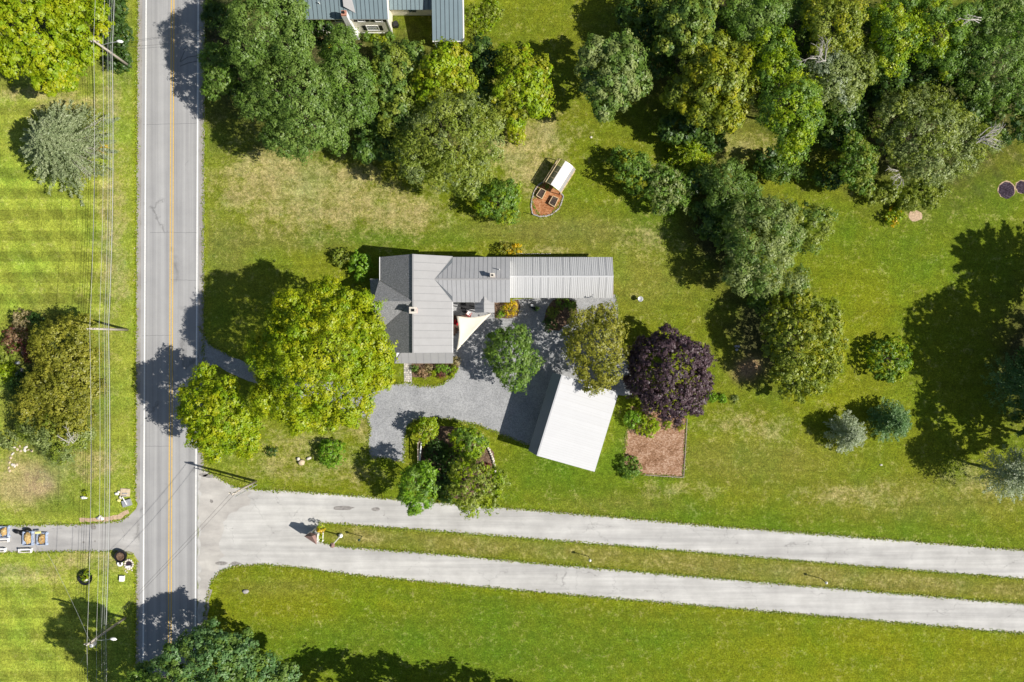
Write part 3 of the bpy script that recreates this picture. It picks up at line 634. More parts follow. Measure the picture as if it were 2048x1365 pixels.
rbm.build('roof_ribs', M['barnseam'], G)['kind'] = 'stuff'
rbm = MB()
for i in range(1, 60): rbm.bar(rb_.lerp(rt_, i / 60) + Vector((0, 0, .045)), lb_.lerp(lt_, i / 60) + Vector((0, 0, .045)), .05, .035)
rbm.build('roof_ribs', M['roof_garage_rear'], G)['kind'] = 'stuff'
MB().bar(rb_ + Vector((0, 0, .05)), rt_ + Vector((0, 0, .05)), .18, .05).build('ridge_cap', M['roof_garage'], G)
cen = (lb_ + et_) / 2
def ins(p, k=.3): d = Vector((cen.x - p.x, cen.y - p.y, 0)).normalized(); return p + d * k
gw = MB(); q = [ins(lb_), ins(rb_, .2), ins(eb_), ins(et_), ins(rt_, .2), ins(lt_)]
top = [v - Vector((0, 0, .16)) for v in q]; bot = [Vector((v.x, v.y, 0)) for v in q]
gw.add(top + bot, [(i + 6, (i + 1) % 6 + 6, (i + 1) % 6, i) for i in range(6)]); gw.build('wall', M['whitewall'], G)
for k in (.27, .72):
    a_ = Vector((lb_.x, lb_.y, 0)).lerp(Vector((lt_.x, lt_.y, 0)), k) + Vector((.22, -.07, 1.35))
    MB().box(a_, (.08, 3.0, 2.6), rz=math.atan2(-ud.x, ud.y)).build('garage_door', M['white'], G)

# --- neighbour's house at the top
Hn = empty('cream_house', P(700, 30), 'cream clapboard house with blue-grey metal roof at the top edge', 'house')
NY = 38.47; nx0, nx1 = P(632, 0).x, P(785, 0).x
wm = MB(); zr9, yr9 = 8.2, 44.0
v = [(nx0, NY, 0), (nx1, NY, 0), (nx1, 49.5, 0), (nx0, 49.5, 0), (nx0, NY, 5.3), (nx1, NY, 5.3), (nx1, 49.5, 5.3), (nx0, 49.5, 5.3), (nx0, yr9, zr9 - .15), (nx1, yr9, zr9 - .15)]
wm.add(v, [(0, 1, 5, 4), (2, 3, 7, 6), (1, 2, 6, 9, 5), (3, 0, 4, 8, 7)]); wm.build('wall', M['cream'], Hn)
ne = P(0, 38.5, 5.25).y; nxl, nxr = P(611, 0, 5.25).x, P(776, 0, 5.25).x
seam_roof([(nxl, ne, 5.25), (nxr, ne, 5.25), (nxr, yr9, zr9), (nxl, yr9, zr9)], (1, 0, 0), .52, M['roof_teal'], Hn, M['tealseam'], ribw=.045)
seam_roof([(P(598, 0, 5.6).x, P(0, 14, 5.6).y, 5.99), (nxl - .02, P(0, 14, 5.6).y, 5.99), (nxl - .02, yr9, zr9), (P(598, 0, 5.6).x, yr9, zr9)], (1, 0, 0), .52, M['roof_teal'], Hn, M['tealseam'], ribw=.045)
seam_roof([(nxl, yr9, zr9), (nxr, yr9, zr9), (nxr, 50, 5.25), (nxl, 50, 5.25)], (1, 0, 0), .52, M['roof_teal'], Hn, M['tealseam'], joined=True)
slab(Hn, [(nxl, ne, 5.2), (nxr, ne, 5.2), (nxr, yr9, zr9 - .03), (nxl, yr9, zr9 - .03)], M['white'], 'roof', .12)
MB().bar((nxr + .07, ne, 5.2), (nxr + .07, yr9, zr9 - .02), .14, .2).bar((nxr + .07, yr9, zr9 - .02), (nxr + .07, 50, 5.2), .14, .2).build('rake_board', M['white'], Hn)
MB().box((nx1 - .02, NY, 2.6), (.16, .16, 5.2)).box((nx0, NY, 2.6), (.16, .16, 5.2)).box(((nx0 + nx1) / 2, NY - .02, .12), (nx1 - nx0, .06, .24)).build('corner_board', M['white'], Hn)
slab(Hn, [P(594, 42, 3.2), P(626, 45, 3.0), P(612, 14, 3.9), P(594, 14, 3.9)], M['roof_dark'], 'side_porch_roof', .12)
MB().box((P(609, 0).x, P(0, 30).y + .9, 1.4), (1.5, 1.8, 2.8)).build('side_porch', M['cream'], Hn)
# cricket facet beside the chimney
def zn(y): return 5.28 + (zr9 - 5.25) * (y - ne) / (yr9 - ne)
cx_, cy_ = P(688, 0, 6.6).x, 40.4
slab(Hn, [(P(684, 0, 6.6).x, 42.4, zn(42.4) + .35), (P(688, 0, 6.0).x, 39.2, zn(39.2) + .5), (P(711, 0, 5.6).x, 38.7, zn(38.7) + .04), (P(690, 0, 7).x, 43.2, zn(43.2) + .05)], M['roof_main'], 'chimney_cricket', .06)
cw = P(707, 62)
MB().box((-19.55, NY - .35, 3.4), (.62, .62, 6.8)).box((-19.55, NY - .42, .8), (1.0, .8, 1.6)).build('chimney', M['white'], Hn)
MB().box((-19.55, NY - .35, 6.95), (.6, .6, .3)).build('chimney_top', M['brick'], Hn); MB().tube([(-19.55, NY - .35, 7.1), (-19.55, NY - .35, 7.4)], .14).build('flue', M['dark'], Hn)
for x in (-23.3, -18.0, -16.2): pass
window_s(Hn, -23.05, NY, 1.75, .75, 1.3)
window_s(Hn, -17.1, NY, 1.75, 1.35, 1.3)
for x in (-20.8, -18.1, -16.0): window_s(Hn, x, NY, 4.3, .75, 1.1)
MB().tube([(-22.6, 39.6, zn(39.6)), (-22.6, 39.6, zn(39.6) + .5)], .05).build('vent_pipe', M['white'], Hn)
window_e(Hn, nx1, 41.5, 1.8, .9, 1.3); window_e(Hn, nx1, 41.5, 4.2, .9, 1.2); window_e(Hn, nx1, 45.5, 4.2, .9, 1.2)
# connector with its own low roof, then the long shed
MB().box(((nx1 - 9.8) / 2, 43.2, 1.3), (abs(nx1 + 9.8) - .04, 5.0, 2.6)).build('link_wall', M['cream'], Hn)
seam_roof([(nx1 + .05, P(0, 20, 2.7).y, 2.7), (-9.65, P(0, 20, 2.7).y, 2.7), (-9.65, 46, 4.4), (nx1 + .05, 46, 4.4)], (1, 0, 0), .52, M['roof_teal'], Hn, M['tealseam'])
MB().box((-12.3, 40.66, 1.6), (.9, .08, .9)).build('link_window', M['glass'], Hn)
Sh = empty('long_shed', P(895, 40), 'long shed with blue-grey seamed metal roof beside the cream house', 'shed')
sx0, sx1, sy = P(865, 0, 3.2).x, P(926, 0, 3.2).x, P(0, 82, 3.2).y
seam_roof([(sx0, sy, 3.2), (sx1, sy, 3.2), (sx1, 47, 5.4), (sx0, 47, 5.4)], (1, 0, 0), .5, M['roof_teal'], Sh, M['tealseam'])
MB().box(((sx0 + sx1) / 2, (sy + 47) / 2 + .4, 1.5), (sx1 - sx0 - .5, 47 - sy - .8, 3.0)).build('wall', M['cream'], Sh)
MB().bar((sx1 + .08, sy, 3.17), (sx1 + .08, 47, 5.37), .14, .2).bar((sx0, sy - .05, 3.1), (sx1, sy - .05, 3.1), .1, .16).build('rake_board', M['white'], Sh)
MB().box((sx0 + .6, sy + .28, 1.2), (.9, .06, 2.1)).build('door', M['white'], Sh)
q_ = empty('rain_barrel', P(793, 53), 'dark round barrel standing beside the cream house wall', 'barrel')
MB().lathe(P(793, 53), [(.28, 0), (.36, .3), (.36, .6), (.3, .9)], 14).build('body', M['black'], q_); MB().lathe(P(793, 53) + Vector((0, 0, .9)), [(.3, 0), (.33, .04), (.27, .05)], 14).build('rim', M['mat_'], q_)

# ------------------------------------------------------------------ foliage
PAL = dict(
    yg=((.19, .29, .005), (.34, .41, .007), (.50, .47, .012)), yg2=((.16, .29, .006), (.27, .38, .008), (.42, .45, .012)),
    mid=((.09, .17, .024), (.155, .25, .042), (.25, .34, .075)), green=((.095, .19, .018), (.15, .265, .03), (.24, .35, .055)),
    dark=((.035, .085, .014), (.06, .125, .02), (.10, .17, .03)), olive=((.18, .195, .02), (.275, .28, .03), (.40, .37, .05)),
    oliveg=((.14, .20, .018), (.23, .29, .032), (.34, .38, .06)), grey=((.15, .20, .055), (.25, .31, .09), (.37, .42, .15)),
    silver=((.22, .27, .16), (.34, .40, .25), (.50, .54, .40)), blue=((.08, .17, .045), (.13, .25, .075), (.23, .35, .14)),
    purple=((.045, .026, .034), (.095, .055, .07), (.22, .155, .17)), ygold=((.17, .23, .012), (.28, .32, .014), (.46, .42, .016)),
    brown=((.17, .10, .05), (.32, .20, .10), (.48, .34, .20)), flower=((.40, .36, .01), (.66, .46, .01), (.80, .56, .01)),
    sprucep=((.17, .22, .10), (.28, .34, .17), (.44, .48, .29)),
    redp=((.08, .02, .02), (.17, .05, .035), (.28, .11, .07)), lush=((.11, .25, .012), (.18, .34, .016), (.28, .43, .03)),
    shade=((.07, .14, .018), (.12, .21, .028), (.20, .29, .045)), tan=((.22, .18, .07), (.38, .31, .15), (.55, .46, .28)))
def norm(a): return a / (np.linalg.norm(a, axis=1, keepdims=True) + 1e-9)
def leaves_mesh(name, C, Nn, L, Wd, colr, T=None, rg=None):
    n = len(C); r = rg.normal(size=(n, 3)) if T is None else T
    t = norm(r - Nn * np.sum(r * Nn, 1, keepdims=True)); b = np.cross(Nn, t)
    L = L[:, None]; Wd = Wd[:, None]
    fold = Nn * (L * .12)
    V = np.stack([C - t * L * .5, C + b * Wd * .5 + fold, C + t * L * .5, C - b * Wd * .5 + fold], 1).reshape(-1, 3)
    F = np.arange(4 * n).reshape(n, 4)
    return np_mesh(name, V, F, M['leaf'], colr)
def palcol(pal, t):
    a, b, c = (np.array(x) for x in PAL[pal]); t = np.clip(t, 0, 1)[:, None]
    return np.where(t < .5, a + (b - a) * t * 2, b + (c - b) * (t * 2 - 1))
TOTAL = [0]
def broadleaf(blobs, pal, rg, dens=190, leaf=.26, rc=.34, lobe=1.15, depth=.75, fill=.3, per=11, jit=.1, pal2=None, p2=.0, up=.6, gap=.92):
    Cs, Ns, Ts, Ps = [], [], [], []
    B = np.array(blobs)
    for bi, (x, y, z, a, b) in enumerate(blobs):
        n = int(math.pi * a * a * dens / per * 1.25) + 6
        u = rg.uniform(-.38, 1, n); ph = rg.uniform(0, 2 * math.pi, n); s = np.sqrt(1 - u * u)
        D = np.stack([s * np.cos(ph), s * np.sin(ph), u], 1)
        K = max(7, int(6.2 * a * a / (lobe * lobe)))
        lu = rg.uniform(-.5, 1, K); lp = rg.uniform(0, 2 * math.pi, K); ls = np.sqrt(1 - lu * lu)
        LD = np.stack([ls * np.cos(lp), ls * np.sin(lp), lu], 1); LR = 1 + rg.uniform(-.17, .13, K) * min(1.6, 2.2 / a) ** .5
        dt = D @ LD.T; near = np.argmax(dt, 1); ang = np.arccos(np.clip(dt[np.arange(n), near], -1, 1)) * a
        rr = LR[near] - depth * lobe / a * np.clip(ang / lobe, 0, 1.4) ** 2 * .8 + rg.normal(0, jit / max(a, .4), n)
        shoot = rg.random(n) < .07; rr = rr + shoot * np.abs(rg.normal(0, .38, n)) / a * min(1, a / 2.5); inner = rg.random(n) < fill; rr = np.where(inner, rr * rg.uniform(.45, .9, n), rr); rr = np.clip(rr, .15, 1.3)
        cen = np.array([x, y, z]); ax = np.array([a, a, b])
        Pp = cen + D * ax * rr[:, None]
        lc = cen + LD[near] * ax * (LR[near] - .5 * lobe / a)[:, None]
        nn = norm(norm(Pp - lc) * 1.3 + D * .5)
        keep = (ang / lobe < gap * rg.uniform(.75, 1.25, n)) | (rg.random(n) < .22)
        for bj, (x2, y2, z2, a2, b2) in enumerate(blobs):
            if bj == bi: continue
            q = (Pp - np.array([x2, y2, z2])) / np.array([a2, a2, b2]); keep &= np.sum(q * q, 1) > .50
        keep &= Pp[:, 2] > .12
        Pp, nn, near = Pp[keep], nn[keep], near[keep]; m = len(Pp)
        if m == 0: continue
        lt = rg.random(K)[near]; ct = lt * .45 + rg.random(m) * .35
        lp2 = (rg.random(K) < p2)[near]
        off = rg.normal(size=(m, per, 3)); off = off / np.linalg.norm(off, axis=2, keepdims=True) * rg.random((m, per, 1)) ** .45 * rc
        off[:, :, 2] *= .7
        Q = (Pp[:, None, :] + off).reshape(-1, 3)
        NN = norm(np.repeat(nn, per, 0) * .95 + norm(off.reshape(-1, 3)) * .5 + np.array([0, 0, up]) + rg.normal(0, .27, (m * per, 3)))
        Cs.append(Q); Ns.append(NN); Ts.append(np.repeat(ct, per) + rg.random(m * per) * .22); Ps.append(np.repeat(lp2, per))
    C = np.concatenate(Cs); Nn = np.concatenate(Ns); T = np.concatenate(Ts); P2 = np.concatenate(Ps)
    c = palcol(pal, T)
    if pal2: c = np.where(P2[:, None], palcol(pal2, T), c)
    n = len(C); L = leaf * (.6 + 1.1 * rg.random(n) ** 1.7); TOTAL[0] += n
    return C, Nn, L, L * rg.uniform(.5, .8, n), c, None
def sprays(x, y, z0, z1, Rm, pal, rg, nb=120, per=70, leaf=.22, droop=.18, width=.16, power=.75, cx=0, cy=0, uplift=.1):
    """tiers of radial boughs (spruce, willow): needles/leaflets set along each bough"""
    Cs, Ns, Td, Tt = [], [], [], []
    for k in range(nb):
        t = rg.random() ** .9; az = rg.uniform(0, 2 * math.pi); ln = Rm * (1 - t) ** power * rg.uniform(.8, 1.12) + .15
        zz = z0 + (z1 - z0) * t; d = np.array([math.cos(az), math.sin(az), 0])
        m = max(8, int(per * ln / Rm)); s = rg.random(m) ** .7
        sd = np.array([-d[1], d[0], 0]); wv = width * ln * (1.05 - s) + .1
        lat = rg.uniform(-1, 1, m) * wv
        Pp = np.array([x, y, zz]) + d * (s * ln)[:, None] + sd * lat[:, None]
        Pp[:, 2] += uplift * ln * s - droop * ln * s * s - np.abs(lat) * .25 + rg.normal(0, .07, m)
        td = norm(d + sd * (np.sign(lat) * .75)[:, None] + rg.normal(0, .25, (m, 3)))
        Cs.append(Pp); Td.append(td); Ns.append(norm(np.array([0, 0, 1.]) + rg.normal(0, .45, (m, 3)))); Tt.append(np.full(m, rg.random() * .5) + s * .25 + rg.random(m) * .3)
    C = np.concatenate(Cs); Nn = np.concatenate(Ns); T = np.concatenate(Tt); td = np.concatenate(Td)
    n = len(C); L = leaf * rg.uniform(.8, 1.5, n); TOTAL[0] += n
    return C, Nn, L, L * rg.uniform(.28, .45, n), palcol(pal, T), td
def put_crown(root, arrs, name='crown', parent=None):
    C, Nn, L, Wd, c, T = arrs; off = np.array(root.location)
    me = leaves_mesh(name, C - off, Nn, L, Wd, c, T, np.random.default_rng(1)); o = bpy.data.objects.new(name, me); return link(o, root)
def trunk(root, base, top, r0, ends, mat=None, seed=0):
    rg_ = random.Random(seed); m = MB(); base = Vector(base); top = Vector(top)
    pts = []; rad = []
    for k in range(6):
        t = k / 5; p = base.lerp(top, t) + Vector((rg_.uniform(-.12, .12), rg_.uniform(-.12, .12), 0)) * (t > 0) ; pts.append(p); rad.append(r0 * (1.35 if k == 0 else 1 - .65 * t))
    m.tube(pts, rad, 8)
    for e in ends:
        s = pts[rg_.choice((2, 3, 4))]; e = Vector(e); mid = s.lerp(e, .5) + Vector((rg_.uniform(-.3, .3), rg_.uniform(-.3, .3), .35)); m.tube([s, mid, e], [r0 * .42, r0 * .26, r0 * .08], 6)
    m.build('trunk', mat or M['bark'], root, smooth=True)
def tree(name, label, blobs_px, zc, pal, cat='tree', vs_=.75, style='leafy', trunk_r=None, group='trees around the houses', seed=None, drop=.3, zb=None, world=None, **kw):
    """blobs_px: list of (px, py, r_px) as seen in the photo at crown height zc"""
    seed = seed if seed is not None else int(sum(b[0] * 7 + b[1] * 3 for b in blobs_px)) % 100000
    rg = np.random.default_rng(seed)
    ws = [b[2] ** 2 for b in blobs_px]; cpx = sum(b[0] * w_ for b, w_ in zip(blobs_px, ws)) / sum(ws); cpy = sum(b[1] * w_ for b, w_ in zip(blobs_px, ws)) / sum(ws)
    c = P(cpx, cpy, zc); base = Vector((c.x, c.y, 0)) if zb is None else P(*zb); root = empty(name, base, label, cat, group)
    bl = []
    rmax = max(b[2] for b in blobs_px)
    if rmax > 20:                                       # ragged outline: small boughs reaching past the main masses
        sat = []
        for (px, py, r_) in blobs_px:
            for _k in range(max(2, int(r_ / 11))):
                a_ = rg.uniform(0, 6.283); q_ = r_ * rg.uniform(.16, .30); d_ = r_ * rg.uniform(.84, 1.0)
                sat.append((px + math.cos(a_) * d_, py + math.sin(a_) * d_, q_))
        blobs_px = list(blobs_px) + sat
    for (px, py, r_) in blobs_px:
        p0 = P(px, py, zc); dist = (p0 - c).length; z = max(zc - drop * dist - (1 - r_ / rmax) * .3 + rg.uniform(-.5, .5) * min(1, rmax / 60), r_ / 16 * vs_ * .6)
        p = P(px, py, z); a = r_ / 16 * (1 - z / CAM_H); bl.append((p.x, p.y, z, a, a * vs_))
    put_crown(root, broadleaf(bl, pal, rg, **kw))
    ends = [(x, y, z) for x, y, z, a, b in bl][:10]
    R0 = max(a for *_, a, b in bl); trunk(root, base, (c.x, c.y, max(zc * .8, .3)), trunk_r or max(.04, min(.4, R0 * .055)), ends, seed=seed)
    return root
def shrub(name, label, px, py, r_, h, pal, cat='shrub', group='garden shrubs and flowers', **kw):
    d = dict(dens=330, leaf=.15, rc=.16, lobe=.42, depth=.7, per=8, jit=.07, vs_=h / (r_ / 16) / 1.6, drop=0); d.update(kw)
    return tree(name, label, [(px, py, r_)], h * .42, pal, cat, group=group, **d)
LEAFY = dict(dens=185, leaf=.27, rc=.36, lobe=1.15, depth=.8)
AIRY = dict(dens=215, leaf=.19, rc=.30, lobe=1.5, depth=.55, fill=.36, jit=.32, per=10)
SOFT = dict(dens=215, leaf=.20, rc=.34, lobe=1.35, depth=.6, jit=.16, per=11)
SMALL = dict(dens=260, leaf=.19, rc=.24, lobe=.75, depth=.8, jit=.12, per=9)

tree('maple_tree', 'huge bright yellow-green maple between the road and the house', [(640, 715, 112), (560, 720, 62), (705, 640, 62), (725, 710, 62), (600, 625, 52), (655, 600, 42), (590, 790, 62), (680, 790, 62), (535, 800, 34), (745, 745, 40), (645, 838, 30), (600, 845, 26), (525, 690, 34), (720, 805, 30), (560, 655, 34)], 12.0, 'yg', pal2='yg2', p2=.35, drop=.16, lobe=1.0, depth=.95, dens=290, leaf=.205, rc=.32, vs_=.8, gap=1.02, fill=.36)
tree('roadside_maple_tree', 'yellow-green maple leaning over the road edge below the big maple', [(432, 830, 58), (400, 800, 40), (470, 860, 44), (380, 830, 26), (430, 885, 36), (450, 780, 26), (410, 745, 20), (500, 840, 26), (490, 890, 24), (385, 790, 22), (505, 880, 22), (395, 875, 22)], 9.5, 'yg2', pal2='yg', p2=.3, drop=.35, lobe=.8, depth=.9, dens=270, leaf=.205, rc=.28, jit=.22)
tree('purple_maple_tree', 'round dark purple-leaved maple beside the white-roofed garage', [(1340, 745, 72), (1300, 715, 42), (1375, 720, 42), (1330, 685, 32), (1390, 765, 34), (1345, 805, 38), (1290, 760, 38), (1305, 800, 26), (1385, 800, 28), (1280, 735, 22)], 5.6, 'purple', drop=.25, lobe=.65, depth=.9, dens=250, leaf=.22, rc=.24, vs_=.85)
tree('locust_tree', 'olive-gold fine-leaved tree overhanging the top corner of the garage', [(1195, 690, 52), (1165, 660, 34), (1215, 660, 36), (1200, 740, 36), (1225, 705, 28), (1160, 700, 28), (1190, 770, 20), (1170, 745, 22), (1205, 625, 22), (1160, 640, 20)], 6.5, 'olive', drop=.3, **AIRY)
tree('plum_tree', 'rounded mid-green tree standing in the gravel yard', [(1020, 710, 42), (1000, 690, 28), (1035, 680, 28), (1055, 725, 28), (1030, 755, 30), (985, 705, 18), (1010, 740, 26)], 4.6, 'green', pal2='mid', p2=.5, drop=.25, **SMALL)
# top left cluster
tree('maple_tree', 'bright yellow-green maple at the top left corner', [(55, 55, 75), (30, 110, 46), (90, 110, 50), (105, 50, 50), (100, 155, 34), (10, 60, 50), (45, 10, 50)], 8.5, 'yg2', pal2='yg', p2=.5, lobe=.95, depth=.85, dens=190, leaf=.26, rc=.33)
tree('maple_tree', 'yellow-green maple right of the top left corner maple, beside the wires', [(160, 55, 50), (170, 95, 34), (150, 15, 44), (145, 130, 26), (190, 30, 26), (130, 165, 22)], 7.5, 'yg2', pal2='yg', p2=.4, lobe=.9, depth=.85, **{k: v for k, v in LEAFY.items() if k not in ('lobe', 'depth')})
shrub('lilac_shrub', 'dark green shrub below the wires at the top utility pole', 232, 70, 32, 2.6, 'dark', lobe=.6, leaf=.2)
shrub('lilac_shrub', 'dark green shrub below the wires near the top edge', 225, 15, 30, 2.8, 'dark', lobe=.6, leaf=.2)
shrub('lilac_shrub', 'dark green shrub at the foot of the top utility pole', 238, 122, 24, 2.0, 'dark', lobe=.6, leaf=.2)
# blue spruce
rg = np.random.default_rng(5); c = P(122, 288, 3.0); root = empty('spruce_tree', (c.x, c.y, 0), 'pale silver-green spruce with bare twigs on the left lawn', 'tree', 'trees around the houses')
put_crown(root, sprays(c.x, c.y, .8, 7.5, 6.3, 'sprucep', rg, nb=360, per=150, leaf=.24, droop=.2, width=.105, power=.68))
trunk(root, root.location, (c.x, c.y, 7.3), .22, [], M['bark'])
tw = MB(); rr_ = random.Random(3)
for k in range(30):
    a_ = rr_.uniform(-1.2, .9); l_ = rr_.uniform(3.2, 6.2); z_ = rr_.uniform(1.2, 3.6); s0_ = Vector((c.x + math.cos(a_) * 1.5, c.y + math.sin(a_) * 1.5, z_ + .5)); e_ = Vector((c.x + math.cos(a_) * l_, c.y + math.sin(a_) * l_, z_))
    tw.tube([s0_, s0_.lerp(e_, .6) + Vector((0, 0, .2)), e_], [.025, .018, .008], 4)
    for j in range(3):
        m_ = s0_.lerp(e_, rr_.uniform(.5, .95)); tw.tube([m_, m_ + Vector((rr_.uniform(.1, .7), rr_.uniform(-.6, .6), rr_.uniform(-.1, .3)))], [.02, .008], 4)
tw.build('bare_twigs', M['palebark'], root)
shrub('young_shrub', 'small bright yellow shrub growing at the spruce edge under the wires', 203, 300, 14, 1.6, 'flower', lobe=.4, dens=200)
# left olive grove
tree('crabapple_tree', 'gold-olive spreading tree under the wires on the left', [(120, 700, 55), (150, 660, 36), (90, 690, 30), (140, 750, 52), (95, 780, 50), (160, 790, 44), (60, 810, 34), (130, 830, 50), (175, 720, 28), (185, 770, 22), (165, 840, 26)], 4.6, 'olive', drop=.12, **AIRY)
tree('crabapple_tree', 'grey-green twiggy tree touching the gold-olive tree on the left', [(110, 870, 46), (75, 860, 36), (145, 870, 32), (120, 900, 30), (165, 865, 22)], 3.6, 'grey', pal2='oliveg', p2=.4, drop=.12, **AIRY)
shrub('lilac_shrub', 'dark green shrub above the left olive tree', 75, 640, 17, 2.2, 'dark'); shrub('lilac_shrub', 'dark shrub between the two left garden clumps', 45, 770, 26, 1.8, 'dark', lobe=.5)
shrub('smoke_bush', 'reddish brown shrub in the left garden', 32, 680, 26, 1.8, 'brown', lobe=.5, pal2='redp', p2=.3); shrub('smoke_bush', 'dark red-brown shrub beside the left olive tree', 62, 705, 18, 1.5, 'redp', lobe=.4)
shrub('ornamental_grass', 'pale tan clump of ornamental grass in the left garden', 47, 640, 20, 1.8, 'tan', lobe=.4, cat='plant'); shrub('garden_shrub', 'low green shrub at the left edge above the dirt patch', 12, 700, 24, 1.0, 'oliveg', lobe=.5)
shrub('garden_shrub', 'bright green low shrub at the left edge', 14, 745, 20, .9, 'yg2', lobe=.4); shrub('garden_shrub', 'low grey-green cushion of plants in the left garden', 14, 880, 20, .6, 'grey', lobe=.4)
# right of the road, top
tree('ash_tree', 'small leafy tree beside the road near the top', [(432, 115, 28), (440, 150, 28), (425, 180, 20), (415, 120, 18), (450, 170, 16)], 6.5, 'green', pal2='mid', p2=.5, **SMALL)
tree('oak_tree', 'tall grey-green tree left of the cream house', [(520, 50, 62), (560, 20, 50), (500, 95, 40), (580, 80, 44), (475, 60, 26), (480, 100, 22), (540, 0, 40)], 12.5, 'mid', drop=.2, **SOFT)
tree('oak_tree', 'largest grey-green tree, left of the three in front of the cream house', [(590, 180, 72), (545, 150, 52), (610, 240, 58), (530, 200, 44), (570, 265, 44), (500, 210, 26), (650, 250, 40), (610, 290, 28), (640, 170, 40), (500, 140, 26)], 10.0, 'mid', drop=.22, **SOFT)
tree('oak_tree', 'narrow grey-green tree directly in front of the cream house', [(690, 150, 52), (680, 100, 36), (700, 210, 46), (670, 240, 36), (690, 75, 26), (720, 170, 28), (675, 280, 24)], 9.2, 'mid', pal2='green', p2=.25, drop=.22, **SOFT)
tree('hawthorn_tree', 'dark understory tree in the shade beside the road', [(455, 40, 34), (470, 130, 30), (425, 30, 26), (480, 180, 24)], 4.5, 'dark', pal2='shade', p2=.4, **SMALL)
tree('maple_tree', 'speckled olive-green maple below the long shed', [(790, 140, 44), (770, 180, 34), (800, 200, 42), (770, 110, 28), (820, 110, 30), (785, 240, 30), (820, 240, 30)], 7.0, 'oliveg', pal2='mid', p2=.5, drop=.2, **LEAFY)
tree('maple_tree', 'yellow-tipped maple left of centre at the tree row', [(880, 150, 46), (900, 120, 36), (860, 190, 34), (920, 160, 32), (840, 160, 22)], 7.8, 'ygold', pal2='yg2', p2=.5, drop=.22, **LEAFY)
tree('maple_tree', 'yellow-green maple at the right end of the middle tree row', [(1045, 165, 48), (1030, 120, 36), (1070, 140, 30), (1060, 205, 38), (1020, 190, 36), (1085, 190, 22), (1030, 235, 24)], 7.6, 'yg2', pal2='ygold', p2=.4, drop=.22, **LEAFY)
tree('elm_tree', 'wide grey-olive airy tree above the greenhouse lawn', [(895, 265, 72), (850, 290, 52), (940, 240, 50), (955, 290, 48), (900, 335, 50), (830, 330, 34), (925, 370, 32), (975, 250, 34), (870, 225, 40), (960, 330, 30), (810, 290, 28)], 8.4, 'oliveg', pal2='grey', p2=.35, drop=.2, **AIRY)
tree('cherry_tree', 'small bright green tree beside the orange mulch bed', [(1000, 400, 36), (975, 410, 24), (1020, 385, 24), (1010, 425, 26), (965, 390, 18)], 3.0, 'green', pal2='yg2', p2=.25, drop=.2, **SMALL)
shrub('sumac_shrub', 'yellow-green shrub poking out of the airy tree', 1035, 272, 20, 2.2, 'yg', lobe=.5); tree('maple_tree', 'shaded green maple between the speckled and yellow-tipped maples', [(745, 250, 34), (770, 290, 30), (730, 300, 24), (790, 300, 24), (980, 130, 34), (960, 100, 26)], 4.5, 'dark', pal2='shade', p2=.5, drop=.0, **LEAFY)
tree('ash_tree', 'grey-green rounded tree above the greenhouse', [(1230, 150, 52), (1200, 110, 36), (1250, 110, 36), (1265, 165, 34), (1215, 200, 36), (1190, 165, 28), (1235, 80, 24), (1175, 140, 20)], 8.0, 'mid', pal2='grey', p2=.55, drop=.22, **LEAFY)
tree('maple_tree', 'dense maple with yellow clumps right of the rounded ash', [(1430, 165, 62), (1395, 120, 40), (1470, 130, 44), (1490, 180, 38), (1400, 205, 42), (1450, 225, 40), (1360, 190, 32), (1430, 95, 30), (1515, 155, 24)], 8.6, 'ygold', pal2='oliveg', p2=.5, drop=.24, **LEAFY)
tree('maple_tree', 'speckled green maple at the top edge left of the woods', [(1375, 45, 46), (1345, 20, 36), (1395, 85, 34), (1340, 80, 30), (1400, 10, 34)], 8.6, 'mid', pal2='oliveg', p2=.5, **LEAFY)
tree('poplar_tree', 'tall green tree at the front of the woods with a long sunlit side', [(1580, 200, 58), (1560, 140, 46), (1590, 260, 44), (1545, 90, 40), (1610, 230, 38), (1585, 300, 28), (1550, 230, 32), (1620, 180, 26)], 9.2, 'green', pal2='yg2', p2=.5, drop=.2, **SOFT)
tree('poplar_tree', 'green tree at the top edge in the middle of the woods', [(1520, 40, 44), (1490, 60, 32), (1540, 15, 40), (1470, 20, 30)], 8.2, 'green', pal2='mid', p2=.5, **SOFT)
tree('ash_tree', 'yellow-olive tree near the top edge of the woods', [(1665, 45, 48), (1640, 20, 36), (1690, 80, 34), (1700, 30, 32), (1650, 90, 28)], 9.0, 'ygold', pal2='oliveg', p2=.55, **SOFT)
tree('ash_tree', 'grey half-bare tree with pale dead branches in the woods', [(1660, 150, 46), (1680, 190, 32), (1640, 180, 30), (1655, 110, 28)], 8.4, 'grey', pal2='silver', p2=.2, **AIRY)
tree('ash_tree', 'pale tufted green tree right of the half-bare ash', [(1720, 140, 34), (1735, 115, 24), (1705, 175, 26)], 8.0, 'oliveg', pal2='grey', p2=.4, **SMALL)
tree('cherry_tree', 'bright yellow-green tree in the top right woods', [(1790, 70, 50), (1770, 115, 36), (1800, 20, 40), (1760, 40, 30), (1800, 130, 22)], 8.6, 'yg2', pal2='green', p2=.3, **SOFT)
tree('cherry_tree', 'dark-sided green tree in the top right woods', [(1880, 70, 48), (1900, 120, 36), (1860, 20, 40), (1905, 40, 34), (1850, 110, 26)], 8.0, 'green', pal2='yg2', p2=.3, **SOFT)
tree('walnut_tree', 'wide feathery green tree at the top right corner', [(2000, 130, 56), (1960, 110, 40), (2030, 80, 50), (1990, 180, 34), (1950, 170, 28), (2040, 160, 40), (1975, 60, 36), (2010, 20, 44), (1940, 30, 30)], 8.6, 'mid', pal2='green', p2=.5, **SOFT)
